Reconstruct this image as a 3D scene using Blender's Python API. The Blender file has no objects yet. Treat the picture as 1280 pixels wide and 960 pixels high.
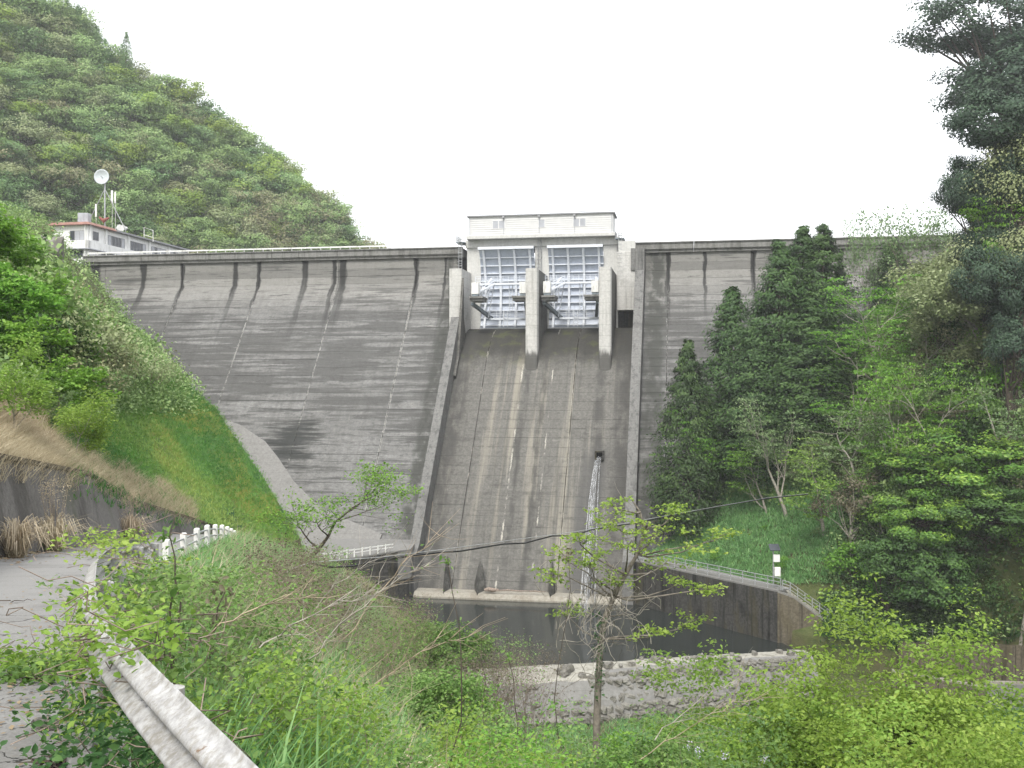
import bpy, math, random
import numpy as np
from mathutils import Vector, Matrix
R = math.radians
C = bpy.context.scene.collection
scn = bpy.context.scene

# ------------------------------------------------------------------ camera, sky, sun
cam_d = bpy.data.cameras.new('camera'); cam = bpy.data.objects.new('camera', cam_d); C.objects.link(cam)
cam.location = (0, 0, 0); cam.rotation_euler = (R(90), 0, 0)
cam_d.sensor_width = 36; cam_d.lens = 1250 / 1280 * 36; cam_d.clip_start = 0.05; cam_d.clip_end = 6000
scn.camera = cam
scn.view_settings.view_transform = 'Standard'; scn.view_settings.look = 'None'
scn.view_settings.exposure = 1.3; scn.view_settings.gamma = 1.0
try:
    scn.cycles.volume_bounces = 0; scn.cycles.max_bounces = 7
    scn.cycles.diffuse_bounces = 3; scn.cycles.transmission_bounces = 4
except Exception: pass
SUN_EL, SUN_AZ = R(50), R(-166)                     # azimuth from +Y towards +X; the sun stands behind the camera's left shoulder
world = bpy.data.worlds.new('World'); scn.world = world; world.use_nodes = True
wn = world.node_tree.nodes; wl = world.node_tree.links; wn.clear()
sky = wn.new('ShaderNodeTexSky'); sky.sky_type = 'NISHITA'; sky.sun_disc = False
sky.sun_elevation = SUN_EL; sky.sun_rotation = SUN_AZ; sky.dust_density = 4; sky.air_density = 1.2
wmix = wn.new('ShaderNodeMix'); wmix.data_type = 'RGBA'; wmix.inputs[0].default_value = 0.86
wmix.inputs[7].default_value = (8.8, 8.9, 9.1, 1)    # even cloud cover
bg = wn.new('ShaderNodeBackground'); bg.inputs[1].default_value = 0.1
wo = wn.new('ShaderNodeOutputWorld')
wl.new(sky.outputs[0], wmix.inputs[6]); wl.new(wmix.outputs[2], bg.inputs[0]); wl.new(bg.outputs[0], wo.inputs[0])
sd = bpy.data.lights.new('sun', 'SUN'); sun = bpy.data.objects.new('sun', sd); C.objects.link(sun)
sd.energy = 1.5; sd.angle = R(12); sd.color = (1, 0.97, 0.9)
sdir = Vector((math.sin(SUN_AZ) * math.cos(SUN_EL), math.cos(SUN_AZ) * math.cos(SUN_EL), math.sin(SUN_EL)))
sun.rotation_euler = (-sdir).to_track_quat('-Z', 'Y').to_euler()

# ------------------------------------------------------------------ helpers: objects
def tag(o, label=None, cat=None, group=None, kind=None):
    if label: o['label'] = label
    if cat: o['category'] = cat
    if group: o['group'] = group
    if kind: o['kind'] = kind
    return o
def empty(name, loc=(0, 0, 0), rz=0.0, label=None, cat=None, group=None, scale=(1, 1, 1)):
    o = bpy.data.objects.new(name, None); C.objects.link(o); o.location = loc; o.rotation_euler = (0, 0, rz)
    o.scale = scale; o.empty_display_size = .2
    return tag(o, label, cat, group)
def link(name, me, parent=None, loc=(0, 0, 0), rz=0.0, scale=(1, 1, 1)):
    o = bpy.data.objects.new(name, me); C.objects.link(o); o.parent = parent
    o.location = loc; o.rotation_euler = (0, 0, rz); o.scale = scale
    return o
def P(px, py, d):                                    # a point at distance d seen at a pixel of the photograph (layout only)
    return Vector(((px - 640) / 1250 * d, d, (480 - py) / 1250 * d))

class MB:
    def __init__(s): s.V = []; s.F = []; s.mi = []
    def add(s, V, F, mi=0):
        n = len(s.V); s.V += [tuple(v) for v in V]; s.F += [tuple(i + n for i in f) for f in F]; s.mi += [mi] * len(F); return s
    def hexa(s, p, mi=0):                            # p[0:4] bottom ring (ccw from above), p[4:8] top ring
        return s.add(p, [(3, 2, 1, 0), (4, 5, 6, 7), (0, 1, 5, 4), (1, 2, 6, 5), (2, 3, 7, 6), (3, 0, 4, 7)], mi)
    def box(s, a, b, mi=0):
        x0, x1 = sorted((a[0], b[0])); y0, y1 = sorted((a[1], b[1])); z0, z1 = sorted((a[2], b[2]))
        return s.hexa([(x0, y0, z0), (x1, y0, z0), (x1, y1, z0), (x0, y1, z0), (x0, y0, z1), (x1, y0, z1), (x1, y1, z1), (x0, y1, z1)], mi)
    def prism(s, prof, x0, x1, mi=0):                # prof: (y,z) loop extruded along x
        n = len(prof); V = [(x0, y, z) for y, z in prof] + [(x1, y, z) for y, z in prof]
        F = [tuple(range(n - 1, -1, -1)), tuple(range(n, 2 * n))] + [(i, (i + 1) % n, n + (i + 1) % n, n + i) for i in range(n)]
        return s.add(V, F, mi)
    def vprism(s, poly, z0, z1, mi=0):               # poly: (x,y) loop extruded along z
        n = len(poly); V = [(x, y, z0) for x, y in poly] + [(x, y, z1) for x, y in poly]
        F = [tuple(range(n - 1, -1, -1)), tuple(range(n, 2 * n))] + [(i, (i + 1) % n, n + (i + 1) % n, n + i) for i in range(n)]
        return s.add(V, F, mi)
    def beam(s, a, b, w, h, mi=0):                   # rectangular bar from a to b
        a, b = Vector(a), Vector(b); d = (b - a).normalized()
        up = Vector((0, 0, 1)) if abs(d.z) < .95 else Vector((0, 1, 0))
        x = d.cross(up).normalized(); u = x.cross(d).normalized()
        q = [(-1, -1), (1, -1), (1, 1), (-1, 1)]
        return s.hexa([a + x * w / 2 * i + u * h / 2 * j for i, j in q] + [b + x * w / 2 * i + u * h / 2 * j for i, j in q], mi)
    def tube(s, pts, r, k=6, mi=0):
        V, F = tube_np(np.array([tuple(p) for p in pts], float), np.array([r] * len(pts) if np.isscalar(r) else r, float), k)
        V = list(map(tuple, V)); F = [tuple(f) for f in F]
        n = len(V); F.append(tuple(range(k - 1, -1, -1))); F.append(tuple(range(n - k, n)))
        return s.add(V, F, mi)
    def build(s, name, mats, parent=None, smooth=False, bevel=0):
        me = bpy.data.meshes.new(name); me.from_pydata(s.V, [], s.F)
        for m in (mats if isinstance(mats, (list, tuple)) else [mats]): me.materials.append(m)
        if any(s.mi): me.polygons.foreach_set('material_index', s.mi)
        if smooth: me.polygons.foreach_set('use_smooth', [True] * len(me.polygons))
        me.update(); o = link(name, me, parent)
        if bevel:
            b = o.modifiers.new('bevel', 'BEVEL'); b.width = bevel; b.segments = 2; b.limit_method = 'ANGLE'; b.angle_limit = R(40)
        return o

def tube_np(p, r, k):
    n = len(p); t = np.gradient(p, axis=0); t /= np.linalg.norm(t, axis=1)[:, None] + 1e-9
    ref = np.array([.3, .2, .93]) if abs(t[0, 2]) < .8 else np.array([1., .1, 0])
    x = np.cross(t, ref); x /= np.linalg.norm(x, axis=1)[:, None] + 1e-9; y = np.cross(t, x)
    a = np.arange(k) * 2 * math.pi / k
    V = p[:, None] + r[:, None, None] * (np.cos(a)[None, :, None] * x[:, None] + np.sin(a)[None, :, None] * y[:, None])
    i = np.arange(n - 1)[:, None] * k; j = np.arange(k)[None]; j2 = (j + 1) % k
    F = np.stack([i + j, i + k + j, i + k + j2, i + j2], -1).reshape(-1, 4)
    return V.reshape(-1, 3), F

def fast_mesh(name, V, F, mat, tint=None, smooth=False):
    """V (n,3), F (m,k) constant k"""
    me = bpy.data.meshes.new(name); m, k = F.shape
    me.vertices.add(len(V)); me.vertices.foreach_set('co', np.ascontiguousarray(V, np.float32).ravel())
    me.loops.add(m * k); me.loops.foreach_set('vertex_index', np.ascontiguousarray(F, np.int32).ravel())
    me.polygons.add(m); me.polygons.foreach_set('loop_start', np.arange(0, m * k, k, dtype=np.int32))
    if smooth: me.polygons.foreach_set('use_smooth', np.ones(m, bool))
    me.update(calc_edges=True)
    if tint is not None:
        a = me.attributes.new('tint', 'FLOAT', 'FACE'); a.data.foreach_set('value', np.ascontiguousarray(tint, np.float32))
    if mat: me.materials.append(mat)
    return me

# ------------------------------------------------------------------ helpers: materials
class NG:
    def __init__(s, name):
        s.m = bpy.data.materials.new(name); s.m.use_nodes = True; s.t = s.m.node_tree; s.t.nodes.clear()
    def n(s, typ, ins=None, **props):
        nd = s.t.nodes.new('ShaderNode' + typ)
        for k, v in props.items(): setattr(nd, k, v)
        for k, v in (ins or {}).items():
            so = nd.inputs[k]
            if isinstance(v, bpy.types.NodeSocket): s.t.links.new(v, so)
            elif isinstance(v, (tuple, list)) and so.type == 'RGBA' and len(v) == 3: so.default_value = (*v, 1)
            else: so.default_value = v
        return nd
    def math(s, op, a, b=0.0, c=0.0, clamp=False):
        nd = s.t.nodes.new('ShaderNodeMath'); nd.operation = op; nd.use_clamp = clamp
        for i, v in enumerate((a, b, c)):
            if isinstance(v, bpy.types.NodeSocket): s.t.links.new(v, nd.inputs[i])
            else: nd.inputs[i].default_value = v
        return nd.outputs[0]
    def noise(s, vec, scale=1, detail=4, rough=.55, sc=None):
        if sc is not None:
            vec = s.n('VectorMath', {0: vec, 1: sc}, operation='MULTIPLY').outputs[0]
        return s.n('TexNoise', {'Vector': vec, 'Scale': scale, 'Detail': detail, 'Roughness': rough}).outputs[0]
    def ramp(s, f, a, b):                            # smooth 0..1 between a and b
        return s.n('MapRange', {0: f, 1: a, 2: b}, interpolation_type='SMOOTHSTEP').outputs[0]
    def mix(s, f, a, b, mode='MIX'):
        nd = s.n('Mix', {0: f, 6: a, 7: b}, data_type='RGBA', blend_type=mode); return nd.outputs[2]
    def colramp(s, f, stops):
        nd = s.n('ValToRGB', {0: f}); e = nd.color_ramp.elements
        while len(e) < len(stops): e.new(.5)
        for el, (p, c) in zip(e, stops): el.position = p; el.color = (*c, 1)
        return nd.outputs[0]
    def out(s, col, rough=.85, bump=None, bs=.3, bd=.05, metal=0.0, spec=.3, **kw):
        ins = {'Base Color': col, 'Roughness': rough, 'Metallic': metal, 'Specular IOR Level': spec}; ins.update(kw)
        if bump is not None:
            ins['Normal'] = s.n('Bump', {'Height': bump, 'Strength': bs, 'Distance': bd}).outputs[0]
        b = s.n('BsdfPrincipled', ins); s.n('OutputMaterial', {0: b.outputs[0]}); return s.m
def pos(g): return g.n('TexCoord').outputs['Object']
def wpos(g): return g.n('NewGeometry').outputs['Position']

def leaf_mat(name, c0, c1, c2, trans=.35, rough=.55, jitter=.25, hue=.010):
    g = NG(name)
    t = g.n('Attribute', attribute_name='tint').outputs['Fac']
    rnd = g.n('ObjectInfo').outputs['Random']
    t2 = g.math('ADD', t, g.math('MULTIPLY', g.math('SUBTRACT', rnd, .5), jitter))
    col = g.colramp(t2, [(0, c0), (.5, c1), (1, c2)])
    hs = g.n('HueSaturation', {'Color': col, 'Hue': g.math('ADD', .5, g.math('MULTIPLY', g.math('SUBTRACT', rnd, .5), hue * 2)), 'Saturation': 1.0, 'Value': 1.0}).outputs[0]
    b = g.n('BsdfPrincipled', {'Base Color': hs, 'Roughness': rough, 'Specular IOR Level': .25})
    tr = g.n('BsdfTranslucent', {'Color': hs})
    mx = g.n('MixShader', {0: trans, 1: b.outputs[0], 2: tr.outputs[0]})
    g.n('OutputMaterial', {0: mx.outputs[0]}); return g.m
def plain(name, col, rough=.6, metal=0.0, var=.15, scale=3.0, dirt=None):
    g = NG(name); p = pos(g); n = g.noise(p, scale, 5)
    c = g.mix(g.ramp(n, .3, .7), tuple(x * (1 - var) for x in col), tuple(min(1, x * (1 + var)) for x in col))
    if dirt:
        d = g.noise(p, 1, 5, .6, sc=(2.2, 2.2, .5)); c = g.mix(g.math('MULTIPLY', g.ramp(d, .5, .72), .7), c, dirt)
    return g.out(c, rough, n, .15, .02, metal)
# ------------------------------------------------------------------ materials
M = {}
def streaks(g, sx, lst, noise):
    """max over (s, halfwidth) of a soft vertical band"""
    acc = None
    for s0, w in lst:
        d = g.math('ABSOLUTE', g.math('ADD', g.math('SUBTRACT', sx, s0), g.math('MULTIPLY', g.math('SUBTRACT', noise, .5), 1.6)))
        v = g.math('SUBTRACT', 1, g.math('DIVIDE', d, w), clamp=True)
        acc = v if acc is None else g.math('MAXIMUM', acc, v)
    return acc
def dam_face():
    g = NG('weathered_dam_concrete'); p = pos(g); sep = g.n('SeparateXYZ', {0: p}); x, z = sep.outputs[0], sep.outputs[2]
    fine = g.noise(p, 2.2, 8, .7); mott = g.noise(p, 1, 8, .75, sc=(.5, .3, 1.3))
    big = g.noise(p, .07, 4, .6)
    hb = g.noise(p, 1, 7, .62, sc=(.055, .02, 1.15))
    hb2 = g.noise(p, 1, 6, .7, sc=(.16, .02, 2.6))
    vs = g.noise(p, 1, 5, .6, sc=(.9, .05, .07))
    wob = g.noise(p, 1, 4, .6, sc=(.5, .3, .25))
    base = g.mix(g.ramp(fine, .25, .75), (.135, .134, .131), (.235, .234, .228))
    base = g.mix(g.math('MULTIPLY', g.ramp(vs, .45, .7), .45), base, (.10, .098, .092))
    base = g.mix(g.math('MULTIPLY', g.ramp(mott, .5, .64), .6), base, (.065, .063, .06)); base = g.mix(g.math('MULTIPLY', g.ramp(mott, .44, .34), .35), base, (.33, .325, .305))
    up = g.ramp(z, 12, 20.5)                       # the top vertical lifts are paler
    base = g.mix(g.math('MULTIPLY', up, .5), base, (.31, .30, .275))
    mid = g.math('MULTIPLY', g.ramp(z, 20.5, 9), g.ramp(z, -20, -2))
    amt = g.math('ADD', g.math('MULTIPLY', hb, .75), g.math('MULTIPLY', big, .35))
    amt = g.math('ADD', amt, g.math('MULTIPLY', g.math('SUBTRACT', mid, .5), .10))
    base = g.mix(g.math('MULTIPLY', g.ramp(amt, .53, .62), .72), base, (.05, .049, .047))
    base = g.mix(g.math('MULTIPLY', g.ramp(hb2, .57, .63), .8), base, (.05, .049, .047))
    base = g.mix(g.math('MULTIPLY', g.ramp(g.noise(p, 1, 5, .7, sc=(.12, .02, 3.1)), .665, .73), .75), base, (.46, .45, .42))
    # every lift was cast on its own day: a slightly different tone from lift to lift and block to block
    lid = g.n('CombineXYZ', {0: g.math('FLOOR', g.math('DIVIDE', g.math('ADD', x, 2.6), 16.1)), 1: g.math('FLOOR', g.math('DIVIDE', g.math('ADD', z, 60), 1.5))}).outputs[0]
    wn1 = g.n('TexWhiteNoise', {'Vector': lid}, noise_dimensions='3D').outputs['Value']
    base = g.mix(g.math('MULTIPLY', wn1, .42), base, (.085, .084, .08))
    sp = g.noise(p, 9, 6, .8); base = g.mix(g.math('MULTIPLY', g.ramp(sp, .5, .68), .4), base, (.05, .05, .048)); base = g.mix(g.math('MULTIPLY', g.ramp(sp, .44, .32), .3), base, (.34, .335, .32))
    fr = g.math('FRACT', g.math('DIVIDE', g.math('ADD', g.math('ADD', z, 60), g.math('MULTIPLY', fine, .12)), 1.5))
    seam = g.math('MULTIPLY', g.math('SUBTRACT', 1, g.math('DIVIDE', fr, .12), clamp=True), g.ramp(g.noise(p, 1, 4, .6, sc=(.09, .1, .5)), .48, .62))
    base = g.mix(g.math('MULTIPLY', seam, .45), base, (.06, .059, .056))
    # runs of black growth under the deck
    dr = streaks(g, x, [(-86.6, 1.2), (-76, .9), (-67.5, .6), (-56, .9), (-51, .55), (-41.5, .9), (-35.4, .7), (-33.6, 1.1), (-18.7, .7), (-13, .4), (29.3, .6), (36, .4), (44.7, .7), (52, .4), (60, .7)], wob)
    drop = g.ramp(g.math('ADD', z, g.math('MULTIPLY', vs, 16)), 15, 30)
    base = g.mix(g.math('MULTIPLY', g.math('MULTIPLY', g.ramp(dr, .1, .6), drop), .95), base, (.024, .024, .023))
    lg = streaks(g, x, [(27.2, 2.4), (-11.2, 2.2)], wob)
    base = g.mix(g.math('MULTIPLY', g.math('MULTIPLY', g.ramp(lg, .05, .6), g.ramp(g.noise(p, 1, 5, .6, sc=(.6, .02, .5)), .3, .55)), .85), base, (.05, .052, .046))
    # pale lime bleeding along the block joints
    lj = streaks(g, x, [(-67.5, .13), (-51, .17), (-34.5, .17), (-18.8, .2), (44.7, .12), (29.3, .12)], g.math('ADD', .5, g.math('MULTIPLY', g.math('SUBTRACT', fine, .5), .3)))
    base = g.mix(g.math('MULTIPLY', g.math('MULTIPLY', g.ramp(lj, .1, .6), g.ramp(z, 19, 15)), g.ramp(g.noise(p, .8, 4, .65), .38, .56)), base, (.35, .345, .325))
    # the big wet patch low on the left
    q = g.n('VectorMath', {0: p, 1: (34.9, 0, 9.6)}, operation='ADD').outputs[0]
    q = g.n('VectorMath', {0: q, 1: (.23, 0, .26)}, operation='MULTIPLY').outputs[0]
    ln = g.n('VectorMath', {0: q}, operation='LENGTH').outputs['Value']
    wet = g.ramp(g.math('ADD', ln, g.math('MULTIPLY', g.math('SUBTRACT', g.noise(p, 1, 6, .7, sc=(.12, .1, 1.9)), .5), 4.6)), 1.25, .45)
    base = g.mix(g.math('MULTIPLY', wet, .9), base, (.028, .03, .028))
    return g.out(base, .9, g.math('ADD', fine, hb2), .5, .08)
M['dam'] = dam_face()
def chute():
    g = NG('spillway_chute_concrete'); p = pos(g); sep = g.n('SeparateXYZ', {0: p}); x, z = sep.outputs[0], sep.outputs[2]
    fine = g.noise(p, 2.5, 8, .7); vs = g.noise(p, 1, 5, .6, sc=(.42, .01, .018)); vs2 = g.noise(p, 1, 6, .6, sc=(1.5, .05, .06))
    hb = g.noise(p, 1, 7, .6, sc=(.05, .02, .9)); wob = g.noise(p, 1, 4, .6, sc=(.5, .3, .25))
    base = g.mix(g.ramp(fine, .25, .75), (.085, .082, .075), (.155, .15, .137))
    base = g.mix(g.math('MULTIPLY', g.ramp(vs, .52, .66), .7), base, (.27, .25, .205))
    base = g.mix(g.math('MULTIPLY', g.ramp(vs2, .5, .7), .55), base, (.06, .058, .053))
    base = g.mix(g.math('MULTIPLY', g.ramp(hb, .58, .7), .5), base, (.055, .053, .048))
    base = g.mix(g.math('MULTIPLY', g.ramp(vs2, .36, .28), .45), base, (.29, .272, .235))
    mott = g.noise(p, 1, 8, .75, sc=(.6, .3, 1.2)); base = g.mix(g.math('MULTIPLY', g.ramp(mott, .52, .66), .5), base, (.05, .048, .044)); base = g.mix(g.math('MULTIPLY', g.ramp(mott, .42, .32), .25), base, (.28, .265, .23))
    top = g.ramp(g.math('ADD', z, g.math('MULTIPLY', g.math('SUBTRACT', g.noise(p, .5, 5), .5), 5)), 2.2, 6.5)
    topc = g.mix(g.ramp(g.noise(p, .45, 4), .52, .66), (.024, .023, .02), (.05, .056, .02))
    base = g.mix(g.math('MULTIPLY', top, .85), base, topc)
    sp = g.noise(p, 8, 6, .8); base = g.mix(g.math('MULTIPLY', g.ramp(sp, .5, .68), .35), base, (.05, .048, .044)); base = g.mix(g.math('MULTIPLY', g.ramp(sp, .44, .32), .3), base, (.27, .26, .235))
    fr = g.math('FRACT', g.math('DIVIDE', g.math('ADD', g.math('ADD', z, 60), g.math('MULTIPLY', fine, .1)), 1.5))
    seam = g.math('MULTIPLY', g.math('SUBTRACT', 1, g.math('DIVIDE', fr, .11), clamp=True), g.ramp(wob, .35, .6))
    base = g.mix(g.math('MULTIPLY', seam, .5), base, (.05, .048, .043))
    sd_ = streaks(g, x, [(-6.6, 2.2), (22.4, 2.6), (18.2, 1.3), (8.3, .8), (5.2, .7)], wob)
    base = g.mix(g.math('MULTIPLY', g.math('MULTIPLY', g.ramp(sd_, .05, .7), g.ramp(g.noise(p, 1, 5, .6, sc=(.5, .02, .3)), .3, .6)), .75), base, (.045, .044, .041))
    # grey wet fan under the outlet
    wx = g.math('ABSOLUTE', g.math('ADD', g.math('SUBTRACT', x, 18.4), g.math('MULTIPLY', g.math('ADD', z, 9.5), -.10)))
    fan = g.math('MULTIPLY', g.ramp(g.math('ADD', wx, vs2), 3.4, 1.6), g.ramp(z, -9, -13))
    base = g.mix(g.math('MULTIPLY', fan, .7), base, (.075, .074, .072))
    lj = streaks(g, x, [(-2.6, .14), (13.5, .14), (4.2, .18), (9.6, .14)], g.math('ADD', .5, g.math('MULTIPLY', g.math('SUBTRACT', fine, .5), .3)))
    base = g.mix(g.math('MULTIPLY', g.math('MULTIPLY', g.ramp(lj, .1, .6), .8), g.ramp(g.noise(p, 1, 4, .6, sc=(.3, .1, .35)), .5, .62)), base, (.42, .40, .35))
    return g.out(base, .85, g.math('ADD', fine, g.math('MULTIPLY', hb, .6)), .45, .06)
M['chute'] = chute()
def conc(name, lo, hi, dark=(.05, .049, .045), amt=.5, seamh=1.5, lowz=None, moss=0):
    g = NG(name); p = pos(g); z = g.n('SeparateXYZ', {0: p}).outputs[2]
    fine = g.noise(p, 3, 8, .7); vs = g.noise(p, 1, 6, .65, sc=(1.6, 1.6, .10)); b = g.noise(p, .35, 5)
    base = g.mix(g.ramp(fine, .25, .75), lo, hi)
    base = g.mix(g.math('MULTIPLY', g.ramp(vs, .48, .68), amt), base, dark)
    base = g.mix(g.math('MULTIPLY', g.ramp(b, .52, .7), amt * .8), base, dark)
    if lowz is not None:
        lz = g.ramp(g.math('ADD', z, g.math('MULTIPLY', g.math('SUBTRACT', g.noise(p, 1, 5, .6, sc=(2, 2, .4)), .5), 3)), lowz + .3, lowz - 1.2)
        base = g.mix(g.math('MULTIPLY', lz, .9), base, (.062, .06, .055))
    if moss:
        base = g.mix(g.math('MULTIPLY', g.ramp(g.noise(p, 1, 5, .6, sc=(.5, .5, .12)), .5, .62), moss), base, (.07, .06, .022))
    if seamh:
        fr = g.math('FRACT', g.math('DIVIDE', g.math('ADD', z, 60), seamh))
        seam = g.math('SUBTRACT', 1, g.math('DIVIDE', fr, .06), clamp=True)
        base = g.mix(g.math('MULTIPLY', seam, .5), base, dark)
    return g.out(base, .88, fine, .4, .04)
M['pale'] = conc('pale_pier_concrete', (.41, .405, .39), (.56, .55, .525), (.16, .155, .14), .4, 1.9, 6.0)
M['white_conc'] = conc('white_portal_concrete', (.44, .44, .425), (.58, .575, .555), (.26, .255, .24), .3, 0)
M['wall_top'] = conc('training_wall_concrete', (.115, .114, .11), (.20, .198, .19), (.05, .05, .048), .65, 1.5)
M['deck'] = conc('crest_band_concrete', (.15, .149, .142), (.25, .247, .235), (.06, .058, .052), .6, 0)
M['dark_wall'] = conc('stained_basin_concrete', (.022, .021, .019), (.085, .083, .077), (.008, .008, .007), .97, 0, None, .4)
M['pier_side'] = conc('shaded_stained_pier_side', (.075, .073, .066), (.17, .166, .152), (.03, .03, .027), .8, 1.9)  # dark tone holds the shadow on the pier sides as well as stains
M['apron'] = conc('grey_apron_concrete', (.16, .157, .15), (.235, .23, .22), (.12, .118, .11), .35, 1.5)
M['sill'] = conc('pale_sill_concrete', (.22, .205, .17), (.34, .32, .275), (.15, .12, .09), .45, 0)
M['stone_light'] = conc('lime_washed_concrete', (.24, .23, .20), (.40, .385, .34), (.09, .085, .06), .55, 0)
M['channel'] = conc('mossy_channel_concrete', (.075, .062, .04), (.16, .14, .105), (.022, .02, .014), .8, 0, None, .35)
M['platform'] = conc('platform_concrete', (.17, .168, .16), (.23, .225, .215), (.10, .098, .09), .3, 0)
M['paint_blue'] = plain('pale_blue_gate_paint', (.48, .52, .60), .45, 0, .04, 1, (.36, .40, .46))
M['paint_rib'] = plain('white_blue_girder_paint', (.62, .65, .70), .45, 0, .04, 1, (.58, .6, .62))
M['paint_dark'] = plain('dark_gate_steel', (.17, .2, .22), .5, 0, .2, 2)
M['steel'] = plain('galvanised_steel', (.42, .43, .44), .45, .55, .15, 6)
M['white'] = plain('white_paint', (.72, .72, .70), .5, 0, .06, 4, (.4, .39, .36))
M['siding'] = plain('white_metal_siding', (.60, .60, .598), .5, 0, .03, 1)
M['plaster'] = plain('white_plaster', (.74, .74, .73), .6, 0, .04, 1, (.5, .49, .46))
M['grey_trim'] = plain('grey_trim', (.28, .28, .29), .6, 0, .1, 2)
M['win'] = plain('window_glass', (.05, .055, .065), .12, 0, .2, 1)
M['winlight'] = plain('grey_blind', (.36, .37, .40), .4, 0, .1, 1)
M['roof'] = plain('red_roof', (.24, .125, .10), .7, 0, .2, 1.5)
M['black'] = plain('black_rubber', (.012, .012, .013), .5, 0, .2, 5)
M['dark'] = plain('dark_void', (.012, .012, .012), .9, 0, .2, 5)
M['rustred'] = plain('red_paint', (.22, .07, .055), .6, 0, .2, 5)
M['bark'] = plain('grey_bark', (.17, .15, .125), .9, 0, .35, 7)
M['bark_dark'] = plain('dark_bark', (.075, .06, .048), .9, 0, .35, 7)
M['bark_pale'] = plain('pale_bark', (.30, .275, .235), .9, 0, .3, 7)
M['twig'] = plain('brown_twigs', (.24, .19, .155), .9, 0, .3, 7)
M['twig_dry'] = plain('dry_tan_twigs', (.33, .265, .19), .9, 0, .25, 7)
def rockm():
    g = NG('weathered_stone'); p = pos(g); rn = g.n('ObjectInfo').outputs['Random']
    n = g.noise(p, 2.5, 8, .65); c = g.mix(g.ramp(n, .3, .7), (.075, .07, .06), (.21, .20, .18))
    c = g.mix(g.math('MULTIPLY', rn, .4), c, (.30, .29, .26))
    c = g.mix(g.math('MULTIPLY', g.ramp(g.noise(p, 1.3, 4), .55, .7), .6), c, (.07, .075, .03))
    return g.out(c, .9, n, .6, .1)
M['rock'] = rockm()
def groundm():
    g = NG('earth_and_low_growth'); p = wpos(g)
    a = g.noise(p, .11, 6, .65); b = g.noise(p, 1.1, 7, .7); c3 = g.noise(p, 9, 5, .7)
    c = g.mix(g.ramp(b, .3, .7), (.055, .075, .022), (.10, .115, .04))
    c = g.mix(g.math('MULTIPLY', g.ramp(a, .45, .62), .6), c, (.13, .105, .06))
    c = g.mix(g.math('MULTIPLY', g.ramp(c3, .45, .75), .5), c, (.045, .04, .02))
    return g.out(c, .95, g.math('ADD', b, c3), .8, .15)
M['ground'] = groundm()
def turfm():
    g = NG('mown_slope_turf'); p = wpos(g)
    a = g.noise(p, 1, 5, .6, sc=(.16, .12, .3)); b = g.noise(p, 2.2, 7, .75); d = g.noise(p, 1, 4, .6, sc=(.1, .05, .12))
    c = g.mix(g.ramp(b, .3, .75), (.065, .165, .035), (.13, .26, .06))
    c = g.mix(g.ramp(a, .42, .58), c, g.mix(b, (.18, .21, .03), (.32, .32, .07)))
    c = g.mix(g.ramp(d, .52, .62), c, (.03, .09, .035))
    return g.out(c, .95, g.math('ADD', b, a), .9, .2)
M['turf'] = turfm()
def mountm():
    g = NG('forest_floor'); p = wpos(g); a = g.noise(p, .05, 6, .7); b = g.noise(p, .35, 6, .7)
    c = g.mix(g.ramp(b, .3, .7), (.03, .045, .018), (.07, .09, .032)); c = g.mix(g.math('MULTIPLY', g.ramp(a, .5, .65), .5), c, (.09, .075, .045))
    return g.out(c, .95, b, .8, 1.0)
M['mount'] = mountm()
def asphalt():
    g = NG('old_asphalt'); p = wpos(g)
    f = g.noise(p, 45, 6, .7); b = g.noise(p, .7, 6, .65); w = g.noise(p, 5, 5, .6)
    c = g.mix(g.ramp(f, .3, .7), (.17, .168, .162), (.265, .26, .25)); c = g.mix(g.math('MULTIPLY', g.ramp(b, .45, .7), .45), c, (.10, .095, .088))
    v = g.n('TexVoronoi', {'Vector': g.n('VectorMath', {0: p, 1: g.n('Combine' + 'XYZ', {0: g.math('MULTIPLY', w, .8), 1: g.math('MULTIPLY', b, .8)}).outputs[0]}, operation='ADD').outputs[0], 'Scale': .55}, feature='DISTANCE_TO_EDGE').outputs['Distance']
    cr = g.math('MULTIPLY', g.ramp(v, .009, .002), g.ramp(b, .42, .55)); c = g.mix(cr, c, (.02, .019, .017))
    c = g.mix(g.math('MULTIPLY', g.ramp(w, .6, .72), .35), c, (.19, .15, .10))
    return g.out(c, .92, g.math('SUBTRACT', f, g.math('MULTIPLY', cr, 3)), .35, .01)
M['asphalt'] = asphalt()
def shotcrete():
    g = NG('shotcrete_wall'); p = wpos(g); f = g.noise(p, 7, 8, .7); d = g.noise(p, 1, 6, .6, sc=(1.2, .7, .14)); b = g.noise(p, .5, 5)
    c = g.mix(g.ramp(f, .25, .75), (.11, .105, .10), (.19, .18, .17)); c = g.mix(g.math('MULTIPLY', g.ramp(d, .45, .65), .7), c, (.05, .046, .042))
    c = g.mix(g.math('MULTIPLY', g.ramp(b, .55, .7), .4), c, (.06, .075, .03))
    return g.out(c, .92, g.math('ADD', f, d), .6, .08)
M['shot'] = shotcrete()
def railm():
    g = NG('old_painted_guardrail'); p = pos(g); f = g.noise(p, 14, 8, .75); d = g.noise(p, 1, 6, .7, sc=(22, 22, 4))
    c = g.mix(g.ramp(f, .35, .65), (.26, .255, .25), (.44, .44, .44)); c = g.mix(g.math('MULTIPLY', g.ramp(d, .44, .66), .6), c, (.20, .18, .14))
    c = g.mix(g.ramp(g.noise(p, 5, 8, .8), .62, .7), c, (.16, .10, .06))
    return g.out(c, .6, f, .25, .01)
M['rail'] = railm()
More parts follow.
